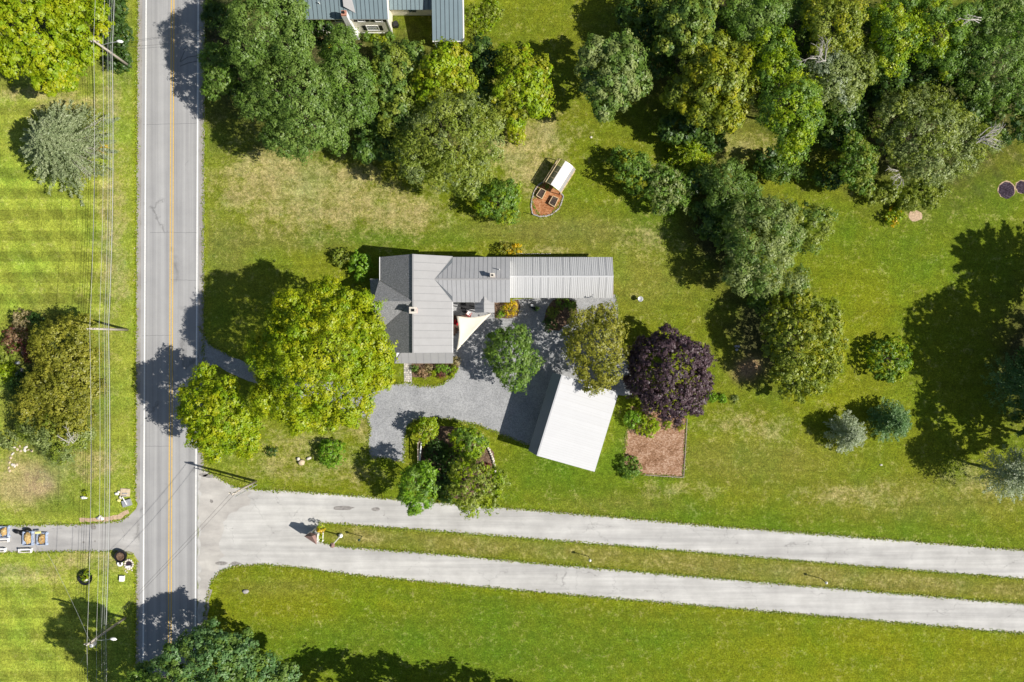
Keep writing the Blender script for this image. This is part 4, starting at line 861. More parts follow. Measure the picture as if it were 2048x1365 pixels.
tree('elm_tree', 'broad pale olive tree with dead twigs at its right side', [(1850, 260, 66), (1800, 230, 44), (1900, 260, 48), (1870, 320, 48), (1940, 285, 40), (1810, 300, 42), (1780, 260, 34), (1920, 320, 32), (1850, 200, 36), (1970, 275, 26), (1840, 350, 34), (1990, 290, 18)], 6.4, 'grey', pal2='oliveg', p2=.5, drop=.18, **AIRY)
tree('maple_tree', 'mid-green tree just below the broad pale olive tree', [(1715, 330, 36), (1710, 290, 28), (1725, 365, 24), (1735, 310, 22)], 5.6, 'green', pal2='oliveg', p2=.4, **SMALL)
tree('hazel_shrub', 'low brushy thicket under the broad pale olive tree', [(1780, 385, 26), (1820, 400, 26), (1860, 395, 24), (1750, 390, 20), (1880, 380, 18)], 1.3, 'oliveg', cat='shrub', drop=0, vs_=.6, **SMALL)
shrub('sumac_shrub', 'yellow-flowered shrub beside the pale dirt spot at right', 1788, 432, 20, 1.3, 'yg2', pal2='flower', p2=.35, lobe=.45)
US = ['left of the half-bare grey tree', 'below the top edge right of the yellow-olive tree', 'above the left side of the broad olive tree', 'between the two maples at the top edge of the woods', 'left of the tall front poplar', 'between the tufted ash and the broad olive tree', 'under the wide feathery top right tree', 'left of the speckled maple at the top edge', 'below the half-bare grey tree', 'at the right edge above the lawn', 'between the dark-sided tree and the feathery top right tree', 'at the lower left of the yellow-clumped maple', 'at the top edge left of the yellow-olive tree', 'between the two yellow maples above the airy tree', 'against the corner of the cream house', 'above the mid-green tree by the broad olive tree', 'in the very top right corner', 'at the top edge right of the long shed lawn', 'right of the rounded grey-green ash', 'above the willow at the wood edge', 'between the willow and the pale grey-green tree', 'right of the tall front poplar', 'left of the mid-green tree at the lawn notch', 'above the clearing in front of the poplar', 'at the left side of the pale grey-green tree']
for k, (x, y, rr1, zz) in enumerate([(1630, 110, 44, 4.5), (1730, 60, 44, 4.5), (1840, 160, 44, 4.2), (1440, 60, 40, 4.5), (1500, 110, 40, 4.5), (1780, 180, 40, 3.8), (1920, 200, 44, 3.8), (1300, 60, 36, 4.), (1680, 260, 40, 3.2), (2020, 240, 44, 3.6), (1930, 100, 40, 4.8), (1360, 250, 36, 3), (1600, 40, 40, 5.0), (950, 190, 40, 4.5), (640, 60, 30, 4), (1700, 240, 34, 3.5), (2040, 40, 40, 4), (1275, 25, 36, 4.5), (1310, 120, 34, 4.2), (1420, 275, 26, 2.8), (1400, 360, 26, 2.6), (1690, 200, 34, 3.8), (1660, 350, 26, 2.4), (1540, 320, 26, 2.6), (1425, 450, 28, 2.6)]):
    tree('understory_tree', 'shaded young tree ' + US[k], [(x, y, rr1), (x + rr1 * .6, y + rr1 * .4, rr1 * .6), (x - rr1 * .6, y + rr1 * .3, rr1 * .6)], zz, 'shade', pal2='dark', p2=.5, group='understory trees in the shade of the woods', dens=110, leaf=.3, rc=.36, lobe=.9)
# middle right
tree('pear_tree', 'dark green bush-like tree right of the greenhouse', [(1258, 340, 34), (1240, 320, 24), (1280, 365, 28), (1275, 320, 22)], 2.8, 'green', pal2='ygold', p2=.3, **SMALL)
tree('pear_tree', 'glossy green tree joined to the bush right of the greenhouse', [(1330, 375, 38), (1305, 350, 28), (1350, 400, 30), (1325, 410, 22), (1365, 365, 22)], 3.2, 'green', pal2='grey', p2=.3, **SMALL)
rg = np.random.default_rng(8); c = P(1385, 305, 2.2); root = empty('willow_shrub', (c.x, c.y, 0), 'feathery yellow-green willow with drooping boughs at the lawn edge', 'shrub', 'trees around the houses')
put_crown(root, sprays(c.x, c.y, 1.0, 3.6, 3.2, 'yg2', rg, nb=170, per=60, leaf=.24, droop=.3, width=.12, power=.5)); trunk(root, root.location, (c.x, c.y, 3), .1, [])
tree('apple_tree', 'dark grey-green tree above the olive-gold round maple', [(1460, 365, 44), (1440, 400, 34), (1490, 400, 36), (1420, 350, 24)], 4.6, 'mid', pal2='shade', p2=.4, **SOFT)
tree('apple_tree', 'wide pale grey-green tree in the middle of the right lawn', [(1520, 470, 62), (1490, 430, 40), (1550, 430, 42), (1500, 520, 46), (1545, 520, 44), (1480, 560, 30), (1570, 480, 34), (1530, 560, 34), (1590, 560, 30)], 6.2, 'mid', pal2='grey', p2=.6, drop=.2, **SOFT)
tree('apple_tree', 'grey-green lobe-shaped tree beside the open right lawn', [(1630, 450, 36), (1600, 430, 28), (1650, 440, 24), (1620, 480, 26), (1585, 460, 26)], 4.2, 'mid', pal2='oliveg', p2=.5, **SOFT)
tree('linden_tree', 'round olive-gold tree standing alone right of the purple maple', [(1610, 680, 66), (1580, 640, 46), (1640, 640, 44), (1655, 700, 40), (1590, 730, 48), (1560, 690, 34), (1620, 760, 36), (1590, 775, 30), (1600, 605, 30), (1545, 650, 26), (1660, 740, 24)], 5.6, 'ygold', pal2='oliveg', p2=.6, drop=.28, lobe=.75, depth=.75, dens=210, leaf=.22, rc=.26)
tree('hazel_shrub', 'shaded understory shrub below the pale grey-green tree', [(1450, 470, 30), (1440, 430, 26), (1475, 520, 26), (1520, 600, 26), (1405, 420, 24)], 2.0, 'shade', cat='shrub', drop=0, **SMALL)
shrub('apple_sapling', 'bright green young tree on the right lawn with shadow to its left', 1778, 718, 44, 3.2, 'green', cat='tree', pal2='yg2', p2=.5, lobe=.7, leaf=.2, dens=210, drop=0)
rg = np.random.default_rng(9)
for px, py, rr2, zt_, pl_, lb in ((1700, 868, 2.6, 4.4, 'silver', 'silvery-leaved small tree at the left of the silver pair on the lawn'), (1790, 845, 2.7, 4.6, 'blue', 'blue-green small tree at the right of the silver pair on the lawn'), (2020, 948, 3.6, 9.0, 'silver', 'silvery tree at the right edge with a long trunk shadow'), (2040, 770, 4.2, 7.5, 'blue', 'bluish dark tree cut by the right edge of the photo')):
    c = P(px, py, zt_ * .6)
    root = empty('silver_spruce_tree', (c.x, c.y, 0), lb, 'tree', 'trees around the houses')
    z0_ = .4 if zt_ < 6 else zt_ * .45
    put_crown(root, sprays(c.x, c.y, z0_, zt_, rr2, pl_, rg, nb=int(75 * rr2), per=70, leaf=.19, droop=.05, width=.2, power=.55, uplift=.15)); trunk(root, root.location, (c.x, c.y, zt_ * .9), .1 * (zt_ / 5), [], M['bark'])
# bottom left big tree
tree('maple_tree', 'large blue-green maple at the bottom edge over the road', [(430, 1272, 30), (395, 1285, 30), (480, 1292, 28), (430, 1330, 62), (500, 1340, 52), (370, 1320, 46), (330, 1370, 56), (560, 1360, 38), (440, 1312, 34), (400, 1400, 70), (500, 1410, 70), (300, 1420, 60), (475, 1300, 24), (300, 1345, 28)], 7.5, 'mid', pal2='blue', p2=.45, drop=.15, **LEAFY)
tree('maple_tree', 'maple at the bottom edge below the last utility pole', [(285, 1398, 50), (320, 1405, 46), (300, 1445, 60), (250, 1430, 40)], 14.0, 'mid', pal2='green', p2=.4, drop=.1, **LEAFY)
# trees standing just outside the frame whose shadows reach in
def far_tree(name, label, X, Y, z, Rr, pal, n=7, seed=1, **kw):
    rg_ = random.Random(seed); k = 16 / (1 - z / CAM_H); bl = [(X, Y, Rr * .7)] + [(X + math.cos(t) * Rr * .52, Y + math.sin(t) * Rr * .52, Rr * rg_.uniform(.38, .52)) for t in [i * 6.283 / n + rg_.uniform(-.3, .3) for i in range(n)]]
    tree(name, label, [(1024 + x * k, 682.5 - y * k, r_ * k) for x, y, r_ in bl], z, pal, dens=46, leaf=.42, rc=.45, lobe=1.4, depth=.8, per=9, gap=.75, seed=seed, **kw)
OF = 'trees standing just beyond the edges of the photo'
far_tree('maple_tree', 'tall tree beyond the right edge throwing the large lawn shadow', 67.0, -3.5, 12.5, 8.0, 'mid', seed=2, group=OF)
far_tree('maple_tree', 'tree beyond the right edge casting the lower lawn shadow', 65.0, -12.0, 10.5, 5.6, 'mid', seed=4, group=OF)
for X_, Y_, h_, R_, lb in ((72, 6.8, 16, 7.0, 'tall pine beyond the right edge casting the spiky upper lawn shadow'), (64.5, -1.5, 12, 5.0, 'pine beyond the right edge in front of the tall leafy tree'), (64.5, -8.5, 10.5, 4.6, 'short pine beyond the right edge, nearest the lanes')):
    rg = np.random.default_rng(int(X_ * 3 + h_)); root = empty('pine_tree', (X_, Y_, 0), lb, 'tree', OF)
    put_crown(root, sprays(X_, Y_, h_ * .35, h_, R_, 'mid', rg, nb=150, per=120, leaf=.45, droop=.05, width=.14, power=.5)); trunk(root, root.location, (X_, Y_, h_ * .95), .25, [])
far_tree('maple_tree', 'rounded tree beyond the bottom edge, left of its row', -14.5, -47.2, 10, 7.0, 'mid', seed=5, group=OF)
far_tree('maple_tree', 'rounded tree beyond the bottom edge, second from the left of its row', -6.5, -47.4, 10, 6.4, 'mid', seed=15, group=OF)
far_tree('maple_tree', 'rounded tree beyond the bottom edge, third from the left of its row', 1, -47.8, 10, 6.2, 'mid', seed=6, group=OF)
far_tree('maple_tree', 'rounded tree beyond the bottom edge, right of its row', 8.5, -49.5, 10, 6.0, 'mid', seed=7, group=OF)
far_tree('maple_tree', 'tree beyond the top edge above the right woods', 30, 50, 9, 7, 'mid', seed=8, group=OF)
far_tree('maple_tree', 'tree beyond the top edge above the roadside', -30, 50, 9, 6, 'mid', seed=9, group=OF)

# island and garden shrubs
tree('serviceberry_tree', 'small yellow-green tree with thin pale trunk in the grass island', [(850, 862, 22), (860, 850, 15), (838, 858, 14), (852, 878, 13)], 2.6, 'yg2', pal2='ygold', p2=.4, **SMALL)
tree('birch_tree', 'bright green tree at the lower left of the grass island', [(835, 970, 34), (820, 985, 26), (848, 945, 24), (838, 1005, 24), (850, 985, 24), (825, 950, 18), (822, 1015, 14)], 6.2, 'lush', pal2='green', p2=.4, drop=.3, **SMALL)
tree('dogwood_tree', 'rounded yellow-green tree at the top right of the grass island', [(938, 885, 30), (920, 870, 20), (955, 890, 20), (940, 905, 18)], 3.2, 'yg2', pal2='green', p2=.4, **SMALL)
tree('honey_locust_tree', 'feathery olive tree at the bottom of the grass island', [(950, 960, 40), (920, 945, 26), (935, 995, 30), (975, 985, 28), (995, 960, 24), (945, 1015, 20), (985, 1010, 18), (915, 970, 22)], 5.2, 'oliveg', pal2='yg2', p2=.35, drop=.2, **{**AIRY, 'lobe': .8, 'rc': .22, 'jit': .2})
for x, y, r_, h, pl_, lb in ((880, 955, 26, 1.8, 'dark', 'dark green shrub shaded between the trees of the grass island'), (872, 905, 24, 1.3, 'dark', 'dark low shrub in the middle of the grass island'), (905, 915, 20, 1.2, 'shade', 'shaded green shrub beside the rounded island tree'), (968, 935, 12, .8, 'redp', 'dark red-leaved shrub by the island stone wall'), (892, 985, 22, 1.5, 'shade', 'shaded shrub near the lane in the grass island'),
        (663, 907, 27, 1.9, 'lush', 'round bright green shrub on the lawn beside three boulders'), (543, 904, 11, .9, 'dark', 'tiny dark green shrub at the roadside maple edge'), (722, 528, 22, 3.0, 'lush', 'bright green small tree at the house corner'), (679, 515, 18, 1.4, 'oliveg', 'brownish olive shrub left of the house corner'),
        (722, 555, 12, 2.0, 'lush', 'narrow green shrub by the shaded house wall'), (1265, 838, 18, 1.5, 'lush', 'leafy green plant at the upper left of the garden plot'), (1295, 853, 22, 1.4, 'yg2', 'yellow-green leafy plant at the top of the garden plot'), (1280, 830, 14, 1.2, 'yg2', 'small leafy plant under the purple maple edge'),
        (1260, 935, 21, 1.2, 'green', 'dark green bush at the lower left corner of the garden plot'), (1337, 850, 9, .8, 'yg2', 'small green plant at the top of the garden plot'), (1362, 852, 9, .9, 'yg', 'yellow-green plant at the top right of the garden plot'),
        (1003, 628, 9, .8, 'lush', 'small green plant beside the yellow flowers'), (1093, 510 - 0, 0.1, .1, 'lush', None), (1126, 606, 14, 1.1, 'green', 'dark green plant in the oval gravel-yard bed'), (1143, 613, 12, 1.2, 'green', 'rounded green plant at the right of the oval bed'), (1106, 626, 13, .9, 'oliveg', 'olive plant in the middle of the oval bed'), (1100, 650, 14, 1.0, 'dark', 'dark green plant at the bottom of the oval bed'),
        (640, 1064, 8, 1.6, 'flower', 'tall yellow-green bush behind the brown-roofed entrance sign'), (644, 1052, 7, 1.7, 'yg', 'yellow-green bush tip by the entrance sign'), (642, 1074, 6, 1.3, 'yg', 'low yellow-green bush below the entrance sign bush')):
    if lb: shrub('garden_shrub', lb, x, y, r_, h, pl_, leaf=.17 if r_ > 16 else .13)
shrub('goldenrod', 'bright yellow flowering shrub by the entry porch', 1020, 617, 17, 1.1, 'flower', cat='flowers', pal2='yg', p2=.25, lobe=.3, leaf=.12)
for x, y in ((1002, 500), (1017, 498), (1033, 500)): shrub('daylily_clump', {1002: 'left green-gold shrub against the back of the barn', 1017: 'middle golden shrub against the back of the barn', 1033: 'right golden shrub against the back of the barn'}[x], x, y, 12, 1.2, 'ygold' if x < 1010 else 'flower', cat='flowers', pal2='olive', p2=.5, lobe=.35, leaf=.13)
fb = [(830, 738, 8, 'green', 'dark leafy perennial at the left of the porch flower bed'), (842, 745, 9, 'brown', 'pinkish dried flower heads in the porch bed'), (856, 738, 9, 'tan', 'tan seedheads in the middle of the porch bed'), (866, 747, 8, 'yg', 'yellow-green perennial in front of the porch'), (880, 737, 10, 'lush', 'bright green perennial at the right of the porch bed'), (893, 738, 8, 'lush', 'bright green perennial beside the corner post'), (881, 750, 8, 'redp', 'dark red barberry at the front of the porch bed'), (912, 722, 9, 'tan', 'pale dried hydrangea at the porch corner'), (910, 738, 8, 'yg2', 'yellow-green plant at the porch corner by the gravel'), (850, 750, 7, 'brown', 'faded pink plant at the front of the porch bed'), (905, 748, 6, 'yg2', 'low plant at the curved end of the porch bed')]
for x, y, r_, pl_, lb in fb: shrub('perennial', lb, x, y, r_, .8, pl_, cat='flowers', lobe=.22, leaf=.11, dens=420)
for k, (x, y, pl_) in enumerate([(640, 78, 'tan'), (655, 85, 'flower'), (750, 76, 'yg2'), (765, 80, 'yg'), (780, 74, 'green'), (735, 74, 'green'), (712, 72, 'mid'), (628, 58, 'silver')]):
    shrub('perennial', ['tan flower clump', 'orange flower clump', 'yellow-green flower clump', 'bright low flower clump', 'green corner clump', 'small green clump', 'dull green clump', 'white flowering clump'][k] + ' in the bed below the cream house wall', x, y, 9, 1.0, pl_, cat='flowers', lobe=.25, leaf=.14)
for k, (x, y, r_) in enumerate([(945, 30, 22), (970, 45, 20), (985, 20, 20), (955, 70, 14), (905, 92, 14), (930, 96, 12)]):
    shrub('garden_shrub', ['yellow-green weeds beside the long shed', 'low bright thicket right of the long shed', 'thicket at the top edge right of the shed', 'low weeds below the long shed corner', 'dark weeds against the shed end', 'bushy weeds at the shed end corner'][k], x, y, r_, 1.0, 'yg2', pal2='oliveg', p2=.5, lobe=.45)
shrub('garden_shrub', 'strip of pale green plants right of the purple maple', 1445, 797, 10, .5, 'lush', lobe=.3); shrub('garden_shrub', 'low pale green plants touching the purple maple', 1425, 795, 10, .5, 'lush', lobe=.3); shrub('garden_shrub', 'tip of the low plant strip right of the purple maple', 1468, 799, 8, .4, 'grey', lobe=.3)
tree('hazel_shrub', 'thin brown shrub crossed by a trunk shadow on the right clearing', [(1555, 345, 26), (1580, 335, 20), (1600, 345, 14)], 1.6, 'shade', cat='shrub', drop=0, **SMALL)

# ragged grass creeping over every pavement edge, and weeds scattered through the lawns
rg = np.random.default_rng(77); pts = []
def edge_pts(poly, dens, wd, closed=False):
    W = [P(*p) for p in poly]
    for a_, b_ in zip(W[:-1], W[1:]):
        n = int((b_ - a_).length * dens)
        if n < 1: continue
        t = rg.random(n); q = np.outer(1 - t, np.array(a_)) + np.outer(t, np.array(b_)); q[:, :2] += rg.normal(0, wd, (n, 2)); pts.append(q)
for poly in ([(408, 938), (436, 956), (470, 974), (520, 980), (600, 983), (700, 991), (1000, 1015), (1260, 1037), (1400, 1050), (1700, 1073), (2060, 1101)], [(2060, 1159), (1700, 1131), (1260, 1094), (1100, 1081), (900, 1065), (700, 1050), (650, 1047), (636, 1054)],
             [(640, 1083), (662, 1090), (700, 1095), (900, 1110), (1100, 1129), (1260, 1142), (1600, 1171), (2060, 1209)], [(2060, 1269), (1600, 1229), (1100, 1187), (900, 1169), (700, 1149), (600, 1136), (520, 1129), (470, 1133), (440, 1143), (424, 1162), (415, 1195), (408, 1235)],
             [(742, 917), (738, 905), (736, 880), (742, 858), (734, 838), (700, 830)], [(1062, 893), (1040, 884), (1000, 868), (960, 851), (900, 839), (850, 836), (828, 841), (815, 854), (809, 880), (808, 925)], [(742, 917), (765, 915), (790, 922), (808, 925)],
             [(770, 768), (822, 767), (835, 772), (860, 774), (885, 769), (905, 754), (916, 738)], [(1232, 590), (1238, 640), (1246, 700), (1262, 740)], [(0, 1051), (150, 1049), (236, 1043), (258, 1033)], [(268, 1109), (240, 1103), (0, 1105)],
             [(1262, 812), (1251, 880), (1247, 930), (1287, 950), (1367, 955), (1374, 836)], [(1086, 364), (1063, 403), (1080, 436), (1103, 432), (1127, 396)], [(399, 655), (420, 690), (470, 716)]):
    edge_pts(poly, 42, .11)
edge_pts([(rx_(-20, 409), -20), (rx_(940, 410), 940)], 34, .14); edge_pts([(rx_(-20, 275), -20), (rx_(1000, 275), 1000)], 34, .14); edge_pts([(rx_(1125, 277), 1125), (rx_(1380, 277), 1380)], 34, .14)
Q = np.concatenate(pts); m_ = len(Q); Q[:, 2] = rg.uniform(.02, .09, m_)
cc = palcol('oliveg', rg.random(m_)); cc = np.where((rg.random(m_) < .4)[:, None], palcol('yg2', rg.random(m_)) * .8, cc); cc = np.where((rg.random(m_) < .15)[:, None], palcol('tan', rg.random(m_)), cc); Lq = rg.uniform(.10, .26, m_)
gt = bpy.data.objects.new('edge_grass', leaves_mesh('edge_grass', Q, norm(np.array([0, 0, 1.]) + rg.normal(0, .5, (m_, 3))), Lq, Lq * .5, cc * 1.1, None, rg)); tag(link(gt), 'ragged grass and weeds creeping over the edges of lanes, road and gravel', kind='stuff')

# dead branches
def dead(label, px, py, z, n, L, ang0, ang1, seed):
    rg_ = random.Random(seed); c = P(px, py, z); root = empty('dead_branch', c, label, 'branch', 'bare branches showing among the leaves'); m = MB()
    for k in range(n):
        a_ = rg_.uniform(ang0, ang1); l_ = L * rg_.uniform(.5, 1); s_ = c + Vector((rg_.uniform(-.5, .5), rg_.uniform(-.5, .5), 0)); e_ = s_ + Vector((math.cos(a_) * l_, math.sin(a_) * l_, rg_.uniform(0, .8)))
        m.tube([s_, s_.lerp(e_, .5) + Vector((rg_.uniform(-.3, .3), rg_.uniform(-.3, .3), .3)), e_], [.06, .04, .012], 5)
        for j in range(4):
            q = s_.lerp(e_, rg_.uniform(.35, .95)) + Vector((0, 0, .15)); a2 = a_ + rg_.choice((-1, 1)) * rg_.uniform(.4, .9); m.tube([q, q + Vector((math.cos(a2), math.sin(a2), .1)) * l_ * .3], [.025, .008], 4)
    m.build('twigs', M['palebark'], root)
dead('pale dead branches rising from the half-bare grey tree', 1645, 120, 11.6, 9, 2.6, 1.2, 3.6, 1)
dead('bare twigs at the right tip of the broad olive tree', 1960, 280, 8.0, 12, 3.2, -.5, .8, 2)
dead('bare twigs sticking out below the broad olive tree', 1800, 350, 6, 8, 1.8, 3.0, 5.0, 3)
dead('fallen pale limb in the upper right woods', 1960, 40, 11.5, 4, 3, 3.0, 3.6, 4)
dead('grey twigs on the lower left tree under the wires', 140, 885, 5.6, 7, 1.8, 0, 3, 5)

# ------------------------------------------------------------------ poles and wires
def utility_pole(base, h, label, lamp=False, transformer=False, arm=True):
    root = empty('utility_pole', base, label, 'utility pole', 'utility poles along the road')
    b = Vector(base)
    MB().tube([b, b + Vector((0, 0, h))], [.17, .11], 10).build('pole', M['pole'], root, smooth=True)
    if arm:
        MB().box(b + Vector((0, 0, h - .35)), (.9, .1, .12)).build('crossarm', M['wood'], root)
        for x in (-.4, 0, .4): MB().lathe(b + Vector((x, 0, h - .3 if x else h)), [(.04, 0), (.07, .08), (.05, .2)], 8).build('insulator', M['palestone'], root)
    for z in (7.1, 6.1, 5.5, 5.0): MB().box(b + Vector((.13, 0, z)), (.2, .08, .1)).build('bracket', M['steel'], root)
    if lamp:
        e = b + Vector((2.2, .25, 7.9)); MB().tube([b + Vector((.1, 0, 7.4)), b + Vector((1.0, .1, 7.8)), e], .035, 6).build('lamp_arm', M['steel'], root)
        MB().rock(e + Vector((.28, .03, 0)), .42, .2, .16, 3).build('lamp_head', M['white'], root, smooth=True)
    if transformer:
        MB().lathe(b + Vector((.02, -.42, 7.2)), [(.22, 0), (.26, .1), (.26, .8), (.18, .95)], 12).build('transformer', M['steel'], root, smooth=True)
        MB().tube([b + Vector((.15, -.42, 8.1)), b + Vector((.15, -.42, 8.3))], .04, 6).build('bushing', M['palestone'], root)
    return root
p1, p2, p3, p4 = P(262, 135), P(255, 660), P(250, 1236), P(512, 963)
p0 = Vector((-47.2, 68, 0)); p5 = Vector((-48.9, -70, 0))
utility_pole(p1, 8.9, 'wooden utility pole with street lamp near the top left woods', lamp=True)
utility_pole(p2, 8.9, 'plain wooden utility pole in the middle of the left lawn', False)
utility_pole(p3, 8.9, 'wooden utility pole with transformer and street lamp at the lower left', lamp=True, transformer=True)
utility_pole(p0, 8.9, 'wooden utility pole beyond the top edge of the photo'); utility_pole(p5, 8.9, 'wooden utility pole beyond the bottom edge of the photo')
U = utility_pole(p4, 8.6, 'wooden utility pole with side conduit at the lane entrance', arm=False)
MB().tube([p4 + Vector((.1, -.42, 0)), p4 + Vector((.1, -.42, 7.8))], .06, 6).build('conduit', M['steel'], U)
for z in (1.5, 3, 4.5, 6, 7.3): MB().bar(p4 + Vector((.0, 0, z)), p4 + Vector((.1, -.42, z)), .05).build('step', M['steel'], U)
for dx in (-.35, .1, .35): MB().lathe(p4 + Vector((dx, .1, 8.1)), [(.05, 0), (.12, .15), (.08, .45)], 8).build('insulator', M['palestone'], U)
def span(m, a, b, sag, r, n=14):
    m.tube([a.lerp(b, k / n) - Vector((0, 0, sag * 4 * (k / n) * (1 - k / n))) for k in range(n + 1)], r, 5, False)
wires = [(8.95, 0, .016, 'wire', .55, 'thin bare power wire, highest of the roadside lines'), (7.1, .1, .014, 'wire', .5, 'thin bare wire second from the left of the roadside lines'), (6.25, .05, .014, 'cable', .45, 'thin dark cable in the roadside bundle, upper one'), (6.0, .12, .017, 'cablegrey', .5, 'grey cable in the roadside bundle, below the upper dark one'), (5.7, .1, .02, 'cable', .5, 'dark cable in the middle of the roadside bundle'), (5.45, .14, .015, 'cablegrey', .5, 'thin grey cable near the right of the roadside bundle'), (5.15, .2, .038, 'cablegrey', .6, 'thickest pale cable, rightmost of the roadside lines'), (4.9, .2, .015, 'cable', .6, 'thin dark cable beside the thick pale one')]
for z, dx, r_, mt, sag, lb in wires:
    m = MB()
    for a_, b_ in zip([p0, p1, p2, p3], [p1, p2, p3, p5]): span(m, a_ + Vector((dx, 0, z)), b_ + Vector((dx, 0, z)), sag, r_)
    tag(m.build('overhead_wire', M[mt]), lb, 'wire', 'overhead wires along the road')
for (a_, b_, r_, mt, lb, sg) in ((p3 + Vector((0, 0, 8.6)), p4 + Vector((-.3, 0, 8.4)), .014, 'cable', 'upper dark wire crossing the road to the lane entrance pole', .7), (p3 + Vector((0, 0, 7.0)), p4 + Vector((.1, 0, 7.6)), .014, 'cable', 'lower dark wire crossing the road to the lane entrance pole', .7),
        (p3 + Vector((0, 0, 8.2)), P(70, 1060, 6), .012, 'cablegrey', 'thin service wire from the lower left pole toward the side driveway', .3), (p1 + Vector((0, 0, 7.6)), P(600, 20, 5.4), .013, 'cable', 'thin service wire crossing the road to the cream house', .8), (p1 + Vector((0, 0, 6.6)), P(560, 60, 5.4), .012, 'cable', 'lower service wire crossing the road near the top', .8),
        (p3 + Vector((0, 0, 7.8)), P(160, 1328, .2), .012, 'cablegrey', 'thin guy wire running down-left from the lower left pole', .0), (p4 + Vector((0, 0, 7.5)), P(400, 1080, 3) + Vector((-2, -2, 3)), .010, 'cable', 'slack thin wire over the lane entrance', .3)):
    if 'slack' in lb: continue
    m = MB(); span(m, a_, b_, sg, r_); tag(m.build('service_wire', M[mt]), lb, 'wire', 'service wires and guy wires')

# ------------------------------------------------------------------ greenhouse and raised beds
GH = empty('greenhouse', P(1118, 352), 'small greenhouse with white roof sheet and open wooden frame beside the mulch bed', 'greenhouse')
gh = 2.1
A, B_, C_, D_ = P(1087, 364, 0), P(1116, 318, 0), P(1150, 341, 0), P(1121, 386, 0)     # A-B left wall, D-C right wall
u_ = (B_ - A).normalized(); v_ = (D_ - A).normalized(); LW = (B_ - A).length; WW = (D_ - A).length
A2 = P(1086.5, 364.5, gh * .8) ; off_ = Vector((A2.x - A.x, A2.y - A.y, 0)) * .6
def gp(s, t, z): return A + u_ * (s * LW) + v_ * (t * WW) + Vector((0, 0, z)) + off_
def gz(t): return 1.25 + .95 * math.sin(math.pi * min(max(t, 0), 1)) ** .7
fr = MB()
for s in (0, .25, .5, .75, 1):
    for k in range(10): fr.bar(gp(s, k / 10, gz(k / 10)), gp(s, (k + 1) / 10, gz((k + 1) / 10)), .05)
    fr.bar(gp(s, 0, 0), gp(s, 0, gz(0)), .07); fr.bar(gp(s, 1, 0), gp(s, 1, gz(1)), .07)
for t in (0, .12, .4, .5, .86, 1): fr.bar(gp(0, t, gz(t) + .02), gp(1, t, gz(t) + .02), .05 if t != .12 else .08)
fr.bar(gp(0, 0, .1), gp(1, 0, .1), .12); fr.bar(gp(0, 1, .1), gp(1, 1, .1), .12); fr.build('frame', M['newwood'], GH)
sk = MB()
for k in range(8):
    t0, t1 = .40 + k * .46 / 8, .40 + (k + 1) * .46 / 8; sk.add([gp(0, t0, gz(t0) + .05), gp(1, t0, gz(t0) + .05), gp(1, t1, gz(t1) + .05), gp(0, t1, gz(t1) + .05), gp(0, t0, gz(t0) + .02), gp(1, t0, gz(t0) + .02), gp(1, t1, gz(t1) + .02), gp(0, t1, gz(t1) + .02)], [(3, 2, 1, 0), (4, 5, 6, 7), (0, 1, 5, 4), (2, 3, 7, 6)])
sk.build('roof_sheet', M['poly'], GH)
sk = MB()
for k in range(4):
    t0, t1 = .86 + k * .14 / 4, .86 + (k + 1) * .14 / 4; sk.add([gp(0, t0, gz(t0) + .03), gp(1, t0, gz(t0) + .03), gp(1, t1, gz(t1) + .03), gp(0, t1, gz(t1) + .03)], [(3, 2, 1, 0)])
sk.build('side_sheet', M['roof_main'], GH)
m_, t_ = new_mat('shade_netting'); b1 = N(t_, 'ShaderNodeBsdfTransparent'); b2 = N(t_, 'ShaderNodeBsdfDiffuse'); b2.inputs[0].default_value = (.35, .33, .25, 1); mx = N(t_, 'ShaderNodeMixShader'); mx.inputs[0].default_value = .28
t_.links.new(b1.outputs[0], mx.inputs[1]); t_.links.new(b2.outputs[0], mx.inputs[2]); oo = N(t_, 'ShaderNodeOutputMaterial'); t_.links.new(mx.outputs[0], oo.inputs[0])
sk = MB()
for k in range(6):
    t0, t1 = k * .4 / 6, (k + 1) * .4 / 6; sk.add([gp(0, t0, gz(t0)), gp(1, t0, gz(t0)), gp(1, t1, gz(t1)), gp(0, t1, gz(t1))], [(0, 1, 2, 3)])
sk.add([gp(0, 0, 0.05), gp(1, 0, .05), gp(1, 0, gz(0)), gp(0, 0, gz(0))], [(0, 1, 2, 3)]); sk.build('clear_film', m_, GH)
bpts = [(1086, 364), (1076, 372), (1068, 385), (1063, 402), (1063, 417), (1066, 429), (1080, 434), (1094, 433), (1106, 428), (1118, 418), (1124, 404), (1127, 394), (1122, 386)]
ed = empty('bed_edging', P(1090, 400), 'grey stone edging curving round the orange mulch bed', 'edging')
rs = random.Random(12)
for a_, b_ in zip(bpts[:-1], bpts[1:]):
    A_, B2 = P(*a_), P(*b_); n = max(1, round((B2 - A_).length / .34))
    for k in range(n):
        c_ = A_.lerp(B2, (k + .5) / n) + Vector((rs.uniform(-.03, .03), rs.uniform(-.03, .03), .07)); d = B2 - A_
        MB().box(c_, (d.length / n * rs.uniform(.82, .95), rs.uniform(.11, .16), .14), rz=math.atan2(d.y, d.x) + rs.uniform(-.06, .06)).build('edging_block', M['stone'] if rs.random() < .7 else M['wood'], ed)
